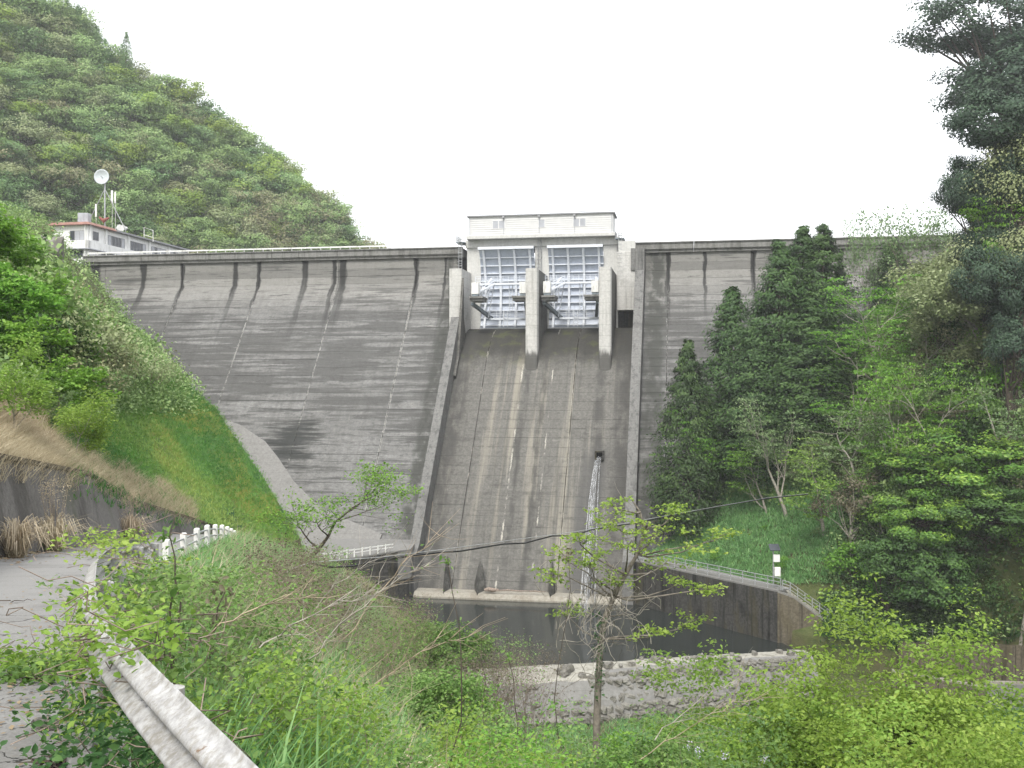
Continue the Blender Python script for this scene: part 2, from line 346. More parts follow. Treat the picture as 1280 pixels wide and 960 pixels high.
def waterm(name, col, rough, bs, scale):
    g = NG(name); p = wpos(g); n = g.noise(p, 1, 4, .55, sc=scale)
    nr = g.n('Bump', {'Height': n, 'Strength': bs, 'Distance': .05}).outputs[0]
    b = g.n('BsdfPrincipled', {'Base Color': col, 'Roughness': rough, 'IOR': 1.33, 'Specular IOR Level': .5, 'Normal': nr}); g.n('OutputMaterial', {0: b.outputs[0]}); return g.m
M['water'] = waterm('still_pool_water', (.022, .026, .024), .10, .35, (.8, .5, 1))
def fallm():
    g = NG('falling_white_water'); p = pos(g); n = g.noise(p, 1, 3, .5, sc=(5, 2, .35)); z = g.n('SeparateXYZ', {0: p}).outputs[2]
    b = g.n('BsdfPrincipled', {'Base Color': (.85, .87, .9), 'Roughness': .4})
    t = g.n('BsdfTransparent'); e = g.ramp(n, .25, .85)
    mx = g.n('MixShader', {0: g.math('MULTIPLY', e, .19), 1: t.outputs[0], 2: b.outputs[0]}); g.n('OutputMaterial', {0: mx.outputs[0]}); return g.m
M['fall'] = fallm()
L = {
 'mt_mid': leaf_mat('leaves_mid_green', (.09, .17, .055), (.22, .33, .11), (.36, .47, .20), .3, jitter=.35),
 'mt_dark': leaf_mat('leaves_dark_green', (.06, .125, .045), (.13, .23, .08), (.22, .34, .14), .25, jitter=.3),
 'mt_lime': leaf_mat('leaves_lime', (.13, .21, .04), (.24, .34, .06), (.34, .44, .10), .35, jitter=.3),
 'mt_olive': leaf_mat('leaves_olive', (.15, .19, .075), (.27, .32, .15), (.40, .44, .25), .3, jitter=.3),
 'mt_brown': leaf_mat('leaves_bronze', (.15, .155, .075), (.25, .25, .13), (.36, .355, .205), .3, jitter=.3),
 'cedar': leaf_mat('cedar_needles', (.022, .050, .014), (.045, .092, .024), (.085, .15, .040), .15, jitter=.2),
 'fresh': leaf_mat('leaves_fresh_green', (.08, .19, .028), (.16, .33, .045), (.27, .46, .08), .4, jitter=.15),
 'yellow': leaf_mat('leaves_yellow_green', (.12, .21, .03), (.22, .35, .055), (.36, .48, .11), .45, jitter=.1),
 'grey': leaf_mat('leaves_grey_green', (.09, .16, .06), (.17, .26, .11), (.28, .38, .18), .3, jitter=.15),
 'camellia': leaf_mat('leaves_glossy_evergreen', (.035, .085, .018), (.11, .22, .035), (.32, .45, .07), .2, .38, jitter=.15),
 'dark': leaf_mat('leaves_deep_shade_green', (.024, .056, .016), (.055, .115, .028), (.11, .20, .045), .2, jitter=.2),
 'brownish': leaf_mat('leaves_brown_flush', (.08, .07, .04), (.15, .13, .085), (.24, .22, .15), .3, jitter=.15),
 'herb': leaf_mat('leaves_low_herbs', (.06, .14, .03), (.14, .25, .06), (.26, .38, .11), .4, jitter=.45),
 'deepherb': leaf_mat('leaves_dark_herbs', (.02, .06, .018), (.045, .12, .035), (.09, .19, .05), .35, jitter=.1),
 'grass': leaf_mat('green_grass_blades', (.10, .23, .07), (.20, .39, .14), (.34, .52, .22), .4, jitter=.05),
 'bluegrass': leaf_mat('blue_green_herbs', (.06, .14, .06), (.10, .22, .09), (.17, .31, .14), .3, jitter=.05),
 'turfb': leaf_mat('slope_turf_blades', (.05, .17, .04), (.15, .31, .06), (.36, .43, .12), .35, jitter=.05),
 'plume': leaf_mat('plume_grass', (.30, .24, .15), (.46, .38, .26), (.62, .55, .42), .3, jitter=.05),
 'dry': leaf_mat('dry_grass_blades', (.28, .22, .14), (.44, .37, .25), (.60, .53, .39), .3, jitter=.05),
 'litter': leaf_mat('dead_leaf_litter', (.10, .065, .035), (.20, .14, .08), (.34, .27, .17), .1, jitter=.05),
 'firleaf': leaf_mat('leaves_dark_fir', (.02, .042, .026), (.042, .078, .045), (.085, .14, .075), .2, jitter=.15),
 'flower': leaf_mat('lilac_petals', (.36, .34, .44), (.48, .46, .56), (.62, .6, .68), .3, jitter=.05),
}

# ------------------------------------------------------------------ terrain: cross-sections across the valley
# columns: far left, A, B, C, D, wall top, road left, road right, bank, floor left, floor right, bank top, S1, S2, S3, far right
ROWS = [
 (-40, [(-120,60),(-40,17),(-24,7),(-14,3),(-9,1.2),(-7.2,.3),(-6.8,-2.05),(2.6,-2.0),(14,-11),(48,-36),(68,-36),(74,-31),(88,-18),(104,2),(130,30),(220,90)]),
 (0,   [(-120,60),(-38,17),(-22,8),(-13,4),(-8,1.6),(-5.7,.4),(-5.3,-2.05),(.9,-2.05),(13,-11.5),(47,-36),(66,-36),(72,-31),(86,-18),(100,2),(128,30),(220,90)]),
 (5,   [(-120,60),(-36,16),(-22,8),(-14,4),(-9,1.3),(-7.1,.3),(-6.6,-2.15),(-1.9,-2.15),(11,-12),(45,-36),(64,-36),(70,-31),(84,-18),(98,2),(126,30),(220,90)]),
 (12,  [(-120,60),(-34,15),(-22,7.5),(-15,3.6),(-11,.9),(-9.3,-.4),(-8.8,-2.85),(-4.6,-2.85),(8,-12.5),(42,-36),(62,-36),(68,-31),(82,-18),(96,2),(124,30),(220,90)]),
 (25,  [(-120,58),(-32,13),(-23,6),(-18,2.5),(-15,-.6),(-13.5,-1.9),(-12.9,-4.4),(-8.4,-4.4),(2,-12.5),(36,-36),(60,-36),(66,-31),(80,-18),(94,2),(122,30),(220,90)]),
 (36,  [(-120,56),(-34,12),(-25,4.5),(-20,.5),(-17.3,-1.9),(-15.5,-3.4),(-14.9,-5.75),(-10.7,-5.7),(0,-14.5),(30,-36),(58,-36),(64,-31),(78,-18),(92,2),(120,30),(220,90)]),
 (48,  [(-120,54),(-36,11),(-27,3.5),(-22,-1),(-19.6,-4.2),(-18.0,-5.9),(-17.5,-7.25),(-13.3,-7.25),(-3,-16),(24,-36),(56,-36),(62,-31),(76,-18),(90,2),(118,30),(220,90)]),
 (60,  [(-120,52),(-38,10),(-28,2.5),(-23.5,-2),(-21,-5.6),(-18.7,-8.5),(-18.3,-9.6),(-14,-9.8),(-3,-20),(18,-36),(56,-36),(61,-31),(74,-18),(88,2),(116,30),(220,90)]),
 (72,  [(-120,50),(-42,11),(-31,3),(-25,-2.5),(-21,-8),(-18.2,-11.8),(-17.8,-12.5),(-13.6,-12.8),(-4,-22),(12,-36),(56,-36),(60,-31),(72,-18),(86,2),(114,30),(220,90)]),
 (85,  [(-120,48),(-44,11),(-33,3.4),(-25.2,-2.7),(-21.1,-8.2),(-18,-13.3),(-17.4,-15.8),(-13.5,-16),(-5,-25),(6.5,-36),(56,-36),(60,-31),(70,-18),(84,2),(110,30),(220,90)]),
 (95,  [(-120,46),(-48,11),(-37,1),(-30,-7),(-25.5,-13),(-21,-17.4),(-19.5,-18.3),(-15,-18.6),(-6,-27),(3,-36),(58,-36),(62,-31),(71,-18),(84,4),(108,30),(220,90)]),
 (105, [(-120,44),(-52,12),(-40,-1),(-33,-10),(-29,-16),(-25,-19.5),(-23,-20.4),(-17,-20.8),(-8,-29.5),(0,-36),(62,-36),(65,-30),(73,-17),(84,4),(104,30),(220,90)]),
 (116.6,[(-120,44),(-56,14),(-44,-1),(-37,-11),(-33,-17),(-29,-21),(-27,-22),(-20,-22.4),(-10,-31),(-4,-36),(62,-36),(63,-30.6),(66,-27),(72,-16),(84,8),(220,90)]),
 (118, [(-120,44),(-57,14),(-44.5,-1),(-37.5,-11),(-33.5,-17.4),(-29.4,-21.4),(-27.4,-22.3),(-20.5,-22.7),(-10.5,-31.2),(-5,-36),(45.5,-36),(46,-30.8),(53,-29),(61,-16),(74,6),(200,90)]),
 (124, [(-120,44),(-59,16),(-46,-1),(-39,-11),(-35,-18),(-31,-22.8),(-29,-23.5),(-21.6,-23.8),(-12.4,-31.4),(-8.4,-36),(34.6,-36),(35,-30.8),(44,-28),(52,-16),(68,8),(190,80)]),
 (129, [(-120,44),(-61,18),(-48,-.5),(-40.5,-11.5),(-36.5,-19),(-33,-23.6),(-31,-24.2),(-24,-24.3),(-15,-31),(-10.5,-36),(31,-36),(31.3,-27.5),(37,-26.4),(46,-16),(64,9),(180,76)]),
 (134, [(-120,44),(-64,20),(-50,0),(-42,-12),(-38,-20),(-35,-25),(-33,-25.4),(-29,-25.6),(-19,-30),(-13,-36),(27.4,-36),(27.8,-27.2),(33,-26.3),(43,-16),(62,9),(170,72)]),
 (141, [(-122,44),(-67,21),(-53,2),(-44,-11),(-40,-20),(-37,-25.6),(-35,-26.4),(-26.5,-26.6),(-24.6,-29),(-24,-36),(23,-36),(23.3,-27),(28,-26),(38,-16),(60,9),(160,68)]),
 (149, [(-126,44),(-70,22),(-55,4),(-46,-10),(-42,-19),(-39,-25.6),(-37,-26.4),(-19.5,-26.6),(-17.5,-29),(-17,-36),(17.8,-36),(18.2,-27),(23,-25),(34,-15),(57,9),(150,64)]),
 (160, [(-130,46),(-74,22),(-60,6),(-50,-8),(-45,-17),(-42,-24),(-40,-26),(-20,-27),(-18,-30),(-17,-36),(17.8,-36),(20,-27),(25,-23),(38,-12),(60,11),(140,60)]),
 (175, [(-140,50),(-82,23),(-68,8),(-56,-6),(-50,-16),(-45,-24),(-42,-27),(-20,-30),(-18,-33),(-17,-36),(18,-36),(26,-28),(36,-18),(52,0),(74,20),(130,56)]),
 (190, [(-150,54),(-92,26.5),(-80,12),(-66,0),(-56,-12),(-48,-22),(-44,-28),(-20,-32),(-18,-34),(-17,-36),(20,-36),(30,-28),(44,-12),(64,6),(84,26),(130,52)]),
 (203, [(-160,58),(-98,27),(-86,24),(-74,8),(-60,-8),(-48,-22),(-44,-28),(-20,-32),(-18,-34),(-17,-36),(20,-36),(36,-24),(56,-4),(76,12),(96,28),(140,52)]),
 (240, [(-180,70),(-122,27.5),(-116,22),(-100,8),(-70,-4),(-50,-10),(-44,-12),(-20,-12),(-18,-12),(-17,-12),(20,-12),(50,-6),(90,6),(112,18),(130,34),(200,80)]),
 (420, [(-220,60),(-160,30),(-120,12),(-100,6),(-70,0),(-50,0),(-44,0),(-20,0),(-18,0),(-17,0),(20,0),(70,4),(110,12),(140,26),(170,50),(300,120)]),
]
RY = np.array([r[0] for r in ROWS], float); RX = np.array([[p[0] for p in r[1]] for r in ROWS], float); RZ = np.array([[p[1] for p in r[1]] for r in ROWS], float)
_k = np.random.RandomState(5).rand(24, 3)
def wob(x, y, s=1.0):
    v = 0
    for i in range(8):
        f = .06 * 1.7 ** i; a = _k[i]
        v = v + math.pow(.62, i) * np.sin(f * (x * math.cos(a[0] * 6.3) + y * math.sin(a[0] * 6.3)) + a[1] * 6.3) * np.cos(f * .8 * (y * math.cos(a[2] * 6.3) - x * math.sin(a[2] * 6.3)) + a[0] * 6.3)
    return v * s
def cols(y):
    i = int(np.clip(np.searchsorted(RY, y) - 1, 0, len(RY) - 2)); t = (y - RY[i]) / (RY[i + 1] - RY[i]); t = min(max(t, 0), 1)
    return RX[i] * (1 - t) + RX[i + 1] * t, RZ[i] * (1 - t) + RZ[i + 1] * t
AMP = np.array([3, 1.6, 1.1, .5, .3, .05, 0, 0, .7, .15, .15, .05, .3, 1.2, 1.8, 3])
def ground(x, y):
    X, Z = cols(y); return float(np.interp(x, X, Z) + np.interp(x, X, AMP) * wob(x, y))
def groundv(x, y):
    return np.array([ground(a, b) for a, b in zip(x, y)])
def terrain_patch(name, y0, y1, c0, c1, mat, dy=1.0, sub=5, lift=0.0):
    ys = []
    y = y0
    while y < y1: ys.append(y); y += dy * (1 if y < 60 else 1.6 if y < 160 else 6)
    ys.append(y1)
    for r in RY:
        if y0 < r < y1: ys.append(r)
    ys = sorted(set(ys)); V = []; nx = None
    for y in ys:
        X, Z = cols(y); xs = []
        for c in range(c0, c1):
            w = sub if not 6 <= c < 7 else 2
            xs += [X[c] + (X[c + 1] - X[c]) * k / w for k in range(w)]
        xs.append(X[c1]); xs = np.array(xs)
        zs = np.interp(xs, X, Z) + np.interp(xs, X, AMP) * wob(xs, y) + lift
        V.append(np.stack([xs, np.full(len(xs), y), zs], -1)); nx = len(xs)
    V = np.concatenate(V); ny = len(ys)
    i = np.arange(ny - 1)[:, None] * nx; j = np.arange(nx - 1)[None]
    F = np.stack([i + j, i + j + 1, i + nx + j + 1, i + nx + j], -1).reshape(-1, 4)
    me = fast_mesh(name, V, F, mat, smooth=True); return link(name, me)
tag(terrain_patch('ground', -40, 420, 0, 15, M['ground'], 1.2, 7), kind='structure')
# turfed cut slope left of the road
X_ = None
tag(terrain_patch('grass_slope', 26, 104, 2, 5, M['turf'], 1.0, 8, .06), kind='structure')
# road
tag(terrain_patch('road', -40, 60, 6, 7, M['asphalt'], 1.0, 2, .03), kind='structure')
g_o = MB().box((-3000, -3000, -40), (3000, 3000, -39.8)).build('valley_floor', M['ground']); tag(g_o, kind='structure')

# forested mountain behind the left abutment
def mountain_pt(u, v):
    """u along the ridge 0 left .. 1 right end, v 0 base .. 1 ridge"""
    base = np.array([-230 + u * (-62 + 230), 215 + u * 160, 22.0])
    px = -260 + u * 790; 
    ridge_pts = [(-260, -330), (-100, -160), (70, 0), (130, 58), (210, 105), (290, 160), (400, 235), (475, 305), (530, 345)]
    py = np.interp(px, [p[0] for p in ridge_pts], [p[1] for p in ridge_pts]) + 30 + max(0, (px - 330) * .12)
    d = 330 + u * 60
    rid = np.array([(px - 640) / 1250 * d, d, (480 - py) / 1250 * d])
    p = base + (rid - base) * v; p[2] += 10 * math.sin(v * math.pi) * (.5 + .5 * math.sin(u * 17))
    return p
nu, nv = 70, 40
V = []
for a in range(nu):
    for b in range(nv + 12):
        v = b / (nv - 1)
        if v <= 1: q = mountain_pt(a / (nu - 1), v)
        else:
            q = mountain_pt(a / (nu - 1), 1); q = q + np.array([-10, 60, -45]) * (v - 1) * 4
        q = q + np.array([0, 0, 2.5 * float(wob(q[0] * .6, q[1] * .6))]); V.append(q)
V = np.array(V); nn = nv + 12; i = np.arange(nu - 1)[:, None] * nn; j = np.arange(nn - 1)[None]
F = np.stack([i + j, i + nn + j, i + nn + j + 1, i + j + 1], -1).reshape(-1, 4)
tag(link('mountain', fast_mesh('mountain', V, F, M['mount'], smooth=True)), kind='structure')
rw_ = tag(MB().box((-180, 4, 19.0), (120, 600, 19.6)).build('reservoir_water', M['water']), kind='structure'); rw_.location = (0, 190, 0); rw_.rotation_euler = (0, 0, R(-10))
# ------------------------------------------------------------------ the dam (local x along the crest, local y upstream, z up; 0 = the camera's height)
DO, DR = (0, 190, 0), R(-10)
def dl(s, e, z):                                     # dam-local (along, downstream, z) -> world
    c, n = math.cos(R(10)), math.sin(R(10)); return Vector((s * c - e * n, 190 - s * n - e * c, z))
rng = random.Random(3)
dam = empty('concrete_dam', DO, DR, 'tall grey weathered concrete gravity dam with a gated spillway chute in its middle', 'dam')
def slope_prof(zt, zb, joff):
    pts = [(-6, zb), (-6, zt), (0 + joff, zt)]
    z = math.floor(zt / 1.5) * 1.5
    f = lambda z: max(0, .75 * (20 - z))
    if z > zt - .3: z -= 1.5
    while z > zb + 1:
        o = joff + rng.uniform(-.035, .035)
        gd = rng.choice([.01, .015, .03, .06])
        pts += [(f(z + .04) + o, z + .04), (f(z) - gd + o, z + .015), (f(z) - gd + o, z - .02), (f(z - .05) + joff + rng.uniform(-.03, .04), z - .05)]
        z -= 1.5
    pts.append((f(zb) + joff, zb)); return [(-e, z) for e, z in pts]
def block(x0, x1, prof, m, nm='concrete_block'):
    return MB().prism(prof, x0 + .05, x1 - .05).build(nm, m, dam)
EDGES = [-89, -84.5, -67.5, -51, -34.5, -18.8, -10.3]
for a, b in zip(EDGES[:-1], EDGES[1:]): block(a, b, slope_prof(24.3, -39, rng.uniform(-.05, .05)), M['dam'])
for a, b in zip([25.1, 29.3, 44.7, 60, 76], [29.3, 44.7, 60, 76, 93]): block(a, b, slope_prof(24.3, -39, rng.uniform(-.05, .05)), M['dam'])
MB().prism([(5, -39), (5, 24), (1, 24), (1, 20), (-.75 * 57 + 1.5, -38)], -88.5, -8.2).prism([(5, -39), (5, 24), (1, 24), (1, 20), (-.75 * 57 + 1.5, -38)], 23.6, 92.5).build('core', M['dark'], dam)
def chute_prof(joff):
    pts = [(-6, -39), (-6, 9.6), (-2, 10.4)]
    for k in range(0, 12):
        e = 14.25 * k / 11; pts.append((e + joff, 10.5 - .0468 * e * e))
    z = 0.0
    f = lambda z: .75 * (20 - z)
    while z > -33:
        gd = rng.choice([.008, .01, .02, .04])
        pts += [(f(z + .03) + joff, z + .03), (f(z) - gd + joff, z + .01), (f(z) - gd + joff, z - .015), (f(z - .035) + joff + rng.uniform(-.012, .02), z - .035)]; z -= 1.5
    pts.append((f(-39) + joff, -39)); return [(-e, z) for e, z in pts]
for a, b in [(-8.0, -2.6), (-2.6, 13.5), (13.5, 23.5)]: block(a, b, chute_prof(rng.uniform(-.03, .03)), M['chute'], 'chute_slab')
# deck band, coping and rail
for a, b in list(zip([-89, -76, -62, -48, -34.5, -21], [-76, -62, -48, -34.5, -21, -9.4])) + list(zip([20.1, 34, 48, 62, 78], [34, 48, 62, 78, 94])):
    MB().prism([(7, 24.3), (7, 26.0), (-.9, 26.0), (-.9, 24.9), (-.5, 24.6), (-.5, 24.3)], a + .03, b - .03).build('parapet_panel', M['deck'], dam, bevel=.04)
    MB().box((a + .02, -1.15, 26.003), (b - .02, -.3, 26.2)).build('coping', M['deck'], dam)
# training walls
def wall_prof(pts): return [(-e, z) for e, z in pts]
LW = [(2, 12.2), (9.9, 12.2), (24, -6.8), (37.4, -24.7), (38.6, -25.6), (40, -26.2), (40.5, -39), (0, -39), (0, 12)]
MB().prism(wall_prof(LW), -9.5, -7.95).build('training_wall', M['wall_top'], dam, bevel=.06)
RW = [(-1, 24.9), (2.9, 24.9), (3.0, 20.8), (4.1, 20.6), (37.6, -24.8), (39, -25.6), (40.5, -26.0), (40.5, -39), (-1, -39)]
MB().prism(wall_prof(RW), 23.45, 25.1).build('training_wall', M['wall_top'], dam, bevel=.06)
MB().box((22.6, -2.7, 20.9), (23.45, 1, 24.9)).build('wall_return', M['wall_top'], dam)
# abutment block left of the gates, piers with round noses
MB().box((-10.25, -8.2, -2), (-7.93, 3, 21.2)).build('abutment_pier', M['pale'], dam, bevel=.05)
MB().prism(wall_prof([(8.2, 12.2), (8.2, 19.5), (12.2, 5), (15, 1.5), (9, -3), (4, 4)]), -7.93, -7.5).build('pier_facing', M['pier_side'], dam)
def pier(s0):
    poly = [(s0 - 1.08, 3), (s0 - 1.08, -12.6)] + [(s0 - 1.08 * np.sign(math.cos(a)) * abs(math.cos(a)) ** .8, -12.6 - .6 * math.sin(a) ** .6) for a in np.linspace(.2, math.pi - .2, 11)] + [(s0 + 1.08, -12.6), (s0 + 1.08, 3)]
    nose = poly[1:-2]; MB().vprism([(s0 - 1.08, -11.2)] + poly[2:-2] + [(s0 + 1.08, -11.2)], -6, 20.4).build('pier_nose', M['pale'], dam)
    MB().box((s0 - 1.07, -11.198, -6), (s0 + 1.07, 3, 20.38)).build('pier', M['pier_side'], dam)  # darker than the nose: side shade and staining in the colour
for s0 in (5.75, 18.7): pier(s0)
for s0 in (-7.4, 5.75, 18.7):
    MB().box((s0 - 1.35, .0, 9), (s0 + 1.35, 3.6, 26.0)).build('portal_column', M['white_conc'], dam, bevel=.06)
MB().box((-9.0, -.3, 26.003), (20.3, 4.2, 27.45)).build('portal_beam', M['white_conc'], dam, bevel=.05)
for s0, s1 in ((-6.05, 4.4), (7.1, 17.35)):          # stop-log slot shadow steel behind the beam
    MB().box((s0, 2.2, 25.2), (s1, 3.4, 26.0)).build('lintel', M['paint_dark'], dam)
MB().prism([(2, 13.6), (2, 24.3), (-2.4, 24.3), (-2.4, 13.6)], 20.06, 23.4).build('end_block', M['pale'], dam, bevel=.05)
MB().box((20.05, .6, 8), (23.44, 3, 13.58)).build('recess_wall', M['dark_wall'], dam)  # near-black wall colour stands in for the shade in this recess
MB().box((20.3, -2.2, 24.31), (23.4, -1.16, 26.35)).build('end_block_cap', M['white_conc'], dam)
# sill ledge and splitter blades at the toe
MB().prism([(-36, -39), (-36, -31.15), (-40.6, -31.35), (-41.2, -31.95), (-41.2, -39)], -7.9, 23.4).build('toe_sill', M['sill'], dam, bevel=.08)
def blade(s0, h, w):
    rings = [(-31.6, 1.0, -36.8, -40.9), (-30.4, 1.1, -36.9, -40.9), (-29.2, .85, -36.9, -40.4), (-31 + h * .8, .5, -37.2, -39.4), (-31 + h, .10, -37.7, -38.3)]; V = []
    for z, f, y1, y0 in rings: V += [(s0, y0, z), (s0 + w / 2 * f, (y0 + y1) / 2, z), (s0, y1, z), (s0 - w / 2 * f, (y0 + y1) / 2, z)]
    F = [(i * 4 + j, i * 4 + (j + 1) % 4, i * 4 + 4 + (j + 1) % 4, i * 4 + 4 + j) for i in range(4) for j in range(4)] + [(16, 17, 18, 19), (3, 2, 1, 0)]
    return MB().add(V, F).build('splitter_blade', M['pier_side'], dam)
blade(-3.3, 4.6, .8); blade(1.9, 4.1, 1.5); blade(12.9, 4.3, 1.0); blade(18.6, 4.0, .8)
# square outlet
m = MB(); so, zo, eo = 18.75, -11.6, 24.4
for bx in [((so - .72, -eo - .5, zo - .72), (so + .72, -eo + 3, zo - .5)), ((so - .72, -eo - .5, zo + .5), (so + .72, -eo + 3, zo + .72)), ((so - .72, -eo - .5, zo - .5), (so - .5, -eo + 3, zo + .5)), ((so + .5, -eo - .5, zo - .5), (so + .72, -eo + 3, zo + .5))]: m.box(*bx)
m.build('outlet', M['dark_wall'], dam); MB().box((so - .5, -eo + .3, zo - .5), (so + .5, -eo + .6, zo + .5)).build('outlet_throat', M['dark'], dam)
# abutment apron slab in front of the left foot: a thick slab less steep than the face
def apron():
    top = [(245, 500), (262, 519), (300, 531), (332, 552), (348, 572), (368, 602), (400, 634), (440, 652), (478, 668)]
    V = []; n = len(top)
    for px, py in top:                               # hit the dam face: e = .75(20-z)
        tx, tz = (px - 640) / 1250, (480 - py) / 1250
        lo, hi = 100., 220.
        for _ in range(50):
            d = (lo + hi) / 2; x, y, z = tx * d, d, tz * d
            e = -((x) * math.sin(R(10)) + (y - 190) * math.cos(R(10)))
            if e > .75 * (20 - z): lo = d
            else: hi = d
        s_ = x * math.cos(R(10)) - (y - 190) * math.sin(R(10)); V.append((s_, e, z))
    P0 = [(s, -e - .25, z + .1) for s, e, z in V]
    P1 = [(s - 1.5, -e - 9 - i * .2, z - 9.5) for i, (s, e, z) in enumerate(V)]
    P2 = [(s - 3, -e - 12, z - 22) for s, e, z in V]; P3 = [(s, -e + 3, z - 24) for s, e, z in V]; P4 = [(s, -e + 1, z - 1) for s, e, z in V]
    rings = [P4, P0, P1, P2, P3]; VV = [p for r in rings for p in r]; F = []
    for k in range(4):
        for i in range(n - 1): F.append((k * n + i, (k + 1) * n + i, (k + 1) * n + i + 1, k * n + i + 1))
    F.append(tuple(k * n for k in range(5))); F.append(tuple(k * n + n - 1 for k in reversed(range(5))))
    return MB().add(VV, F).build('abutment_apron', M['apron'], dam)
apron()

# ------------------------------------------------------------------ crest rail
cr = empty('crest_guardrail', DO, DR, 'low white rail running along the left half of the dam crest', 'guardrail')
MB().box((-88, -.62, 26.62), (-22, -.54, 26.88)).build('rail', M['white'], cr)
m = MB()
for k in range(34): m.box((-88 + 2 * k - .06, -.53, 26.2), (-88 + 2 * k + .06, -.43, 26.85))
tag(m.build('post', M['white'], cr), kind='stuff')

# ------------------------------------------------------------------ gate house
gh = empty('gate_house', DO, DR, 'long white metal-clad gate house on top of the spillway portal', 'building')
prof = [(5, 28.05), (5, 31.7), (-1.2, 31.7)]
z = 31.7
for k in range(9): prof += [(-1.2, z - .36), (-1.06, z - .355), (-1.06, z - .40), (-1.2, z - .405)]; z -= .405
prof += [(-1.2, 28.05)]
MB().prism(prof, -8.1, 19.2).build('wall', M['siding'], gh)
MB().box((-8.5, -1.9, 27.47), (19.6, 5.3, 28.04)).build('floor_slab', M['white_conc'], gh)
MB().box((-8.5, -1.55, 31.703), (19.6, 5.3, 31.93)).build('roof', M['grey_trim'], gh)
MB().tube([(-8.4, -1.7, 32.1), (19.5, -1.7, 32.1)], .07, 6).build('gutter', M['grey_trim'], gh)
for s0 in (-7.95, -1.4, 5.4, 12.1, 19.0): MB().box((s0 - .05, -1.32, 28.1), (s0 + .05, -1.2, 31.7)).build('seam_cover', M['winlight'], gh)
for s0, nn in ((-2.35, 2), (5.9, 1), (13.0, 2)):
    w = MB(); x0 = s0 - nn * .6
    w.box((x0 - .1, -1.27, 29.35), (x0 + nn * 1.2 + .1, -1.16, 29.45)).box((x0 - .1, -1.27, 30.85), (x0 + nn * 1.2 + .1, -1.16, 30.95))
    for k in range(nn + 1): w.box((x0 + k * 1.2 - .09, -1.268, 29.45), (x0 + k * 1.2 + .09, -1.162, 30.85))
    wo_ = w.build('window', M['siding'], gh)
    for k in range(nn): MB().box((x0 + k * 1.2 + .09, -1.235, 29.45), (x0 + (k + 1) * 1.2 - .09, -1.21, 30.85)).build('pane', M['winlight'], wo_)
for s0 in (-1.4, 12.1, 5.4): MB().box((s0 - .2, -1.75, 31.3), (s0 + .2, -1.5, 31.68)).build('lamp_bracket', M['grey_trim'], gh)
def railing(m, pts, h=1.1, nr=3, r=.03, step=1.5, posts=True):
    """rails and posts along a polyline (world or local points)"""
    for k in range(nr): m.tube([Vector(p) + Vector((0, 0, h * (k + 1) / nr)) for p in pts], r, 5)
    if posts:
        for a, b in zip(pts[:-1], pts[1:]):
            a, b = Vector(a), Vector(b); n = max(1, int(round((b - a).length / step)))
            for k in range(n + 1): q = a + (b - a) * k / n; m.tube([q, q + Vector((0, 0, h))], r * 1.2, 5)
def ladder(m, a, b, side, w=.45, r=.05, step=.45):
    a, b, side = Vector(a), Vector(b), Vector(side).normalized()
    m.tube([a - side * w / 2, b - side * w / 2], r, 4); m.tube([a + side * w / 2, b + side * w / 2], r, 4)
    n = int((b - a).length / step)
    for k in range(1, n): q = a + (b - a) * k / n; m.tube([q - side * w / 2, q + side * w / 2], r * .7, 4)
for s0, word in ((-9.6, 'left end'), (20.6, 'right end')):
    b_ = empty('balcony', DO, DR, 'small steel balcony with caged ladder on the %s of the gate house' % word, 'balcony')
    MB().box((s0 - .9, -1.9, 26.8), (s0 + .75, 2, 27.0)).build('floor', M['paint_dark'], b_)
    m = MB(); railing(m, [(s0 - .85, 1.9, 27.0), (s0 - .85, -1.8, 27.0), (s0 + .7, -1.8, 27.0)], 1.2, 3, .045, .8); m.build('railing', M['steel'], b_)
    m = MB(); ladder(m, (s0, -2.0, 19.8), (s0, -2.0, 28.0), (1, 0, 0), .6, .06, .5)
    for k in range(9):
        zz = 20.8 + .8 * k; m.tube([(s0 - .3, -2, zz), (s0 - .42, -2.5, zz), (s0, -2.8, zz), (s0 + .42, -2.5, zz), (s0 + .3, -2, zz)], .035, 4)
    m.build('caged_ladder', M['steel'], b_)
lt = tag(MB().box((0, 0, 0), (.01, .01, .01)).build('tmp', M['steel']), 'x', 'x'); bpy.data.objects.remove(lt)
m = MB(); ladder(m, (5.4, -.6, 20.5), (5.4, -.6, 28.6), (1, 0, 0), .6, .06, .5)
for k in range(9):
    zz = 21 + .8 * k; m.tube([(5.1, -.6, zz), (5, -1.1, zz), (5.4, -1.45, zz), (5.8, -1.1, zz), (5.7, -.6, zz)], .035, 4)
o = m.build('caged_ladder', M['steel']); o.location = DO; o.rotation_euler = (0, 0, DR)
tag(o, 'caged steel ladder climbing the middle pier between the two spillway gates', 'ladder')

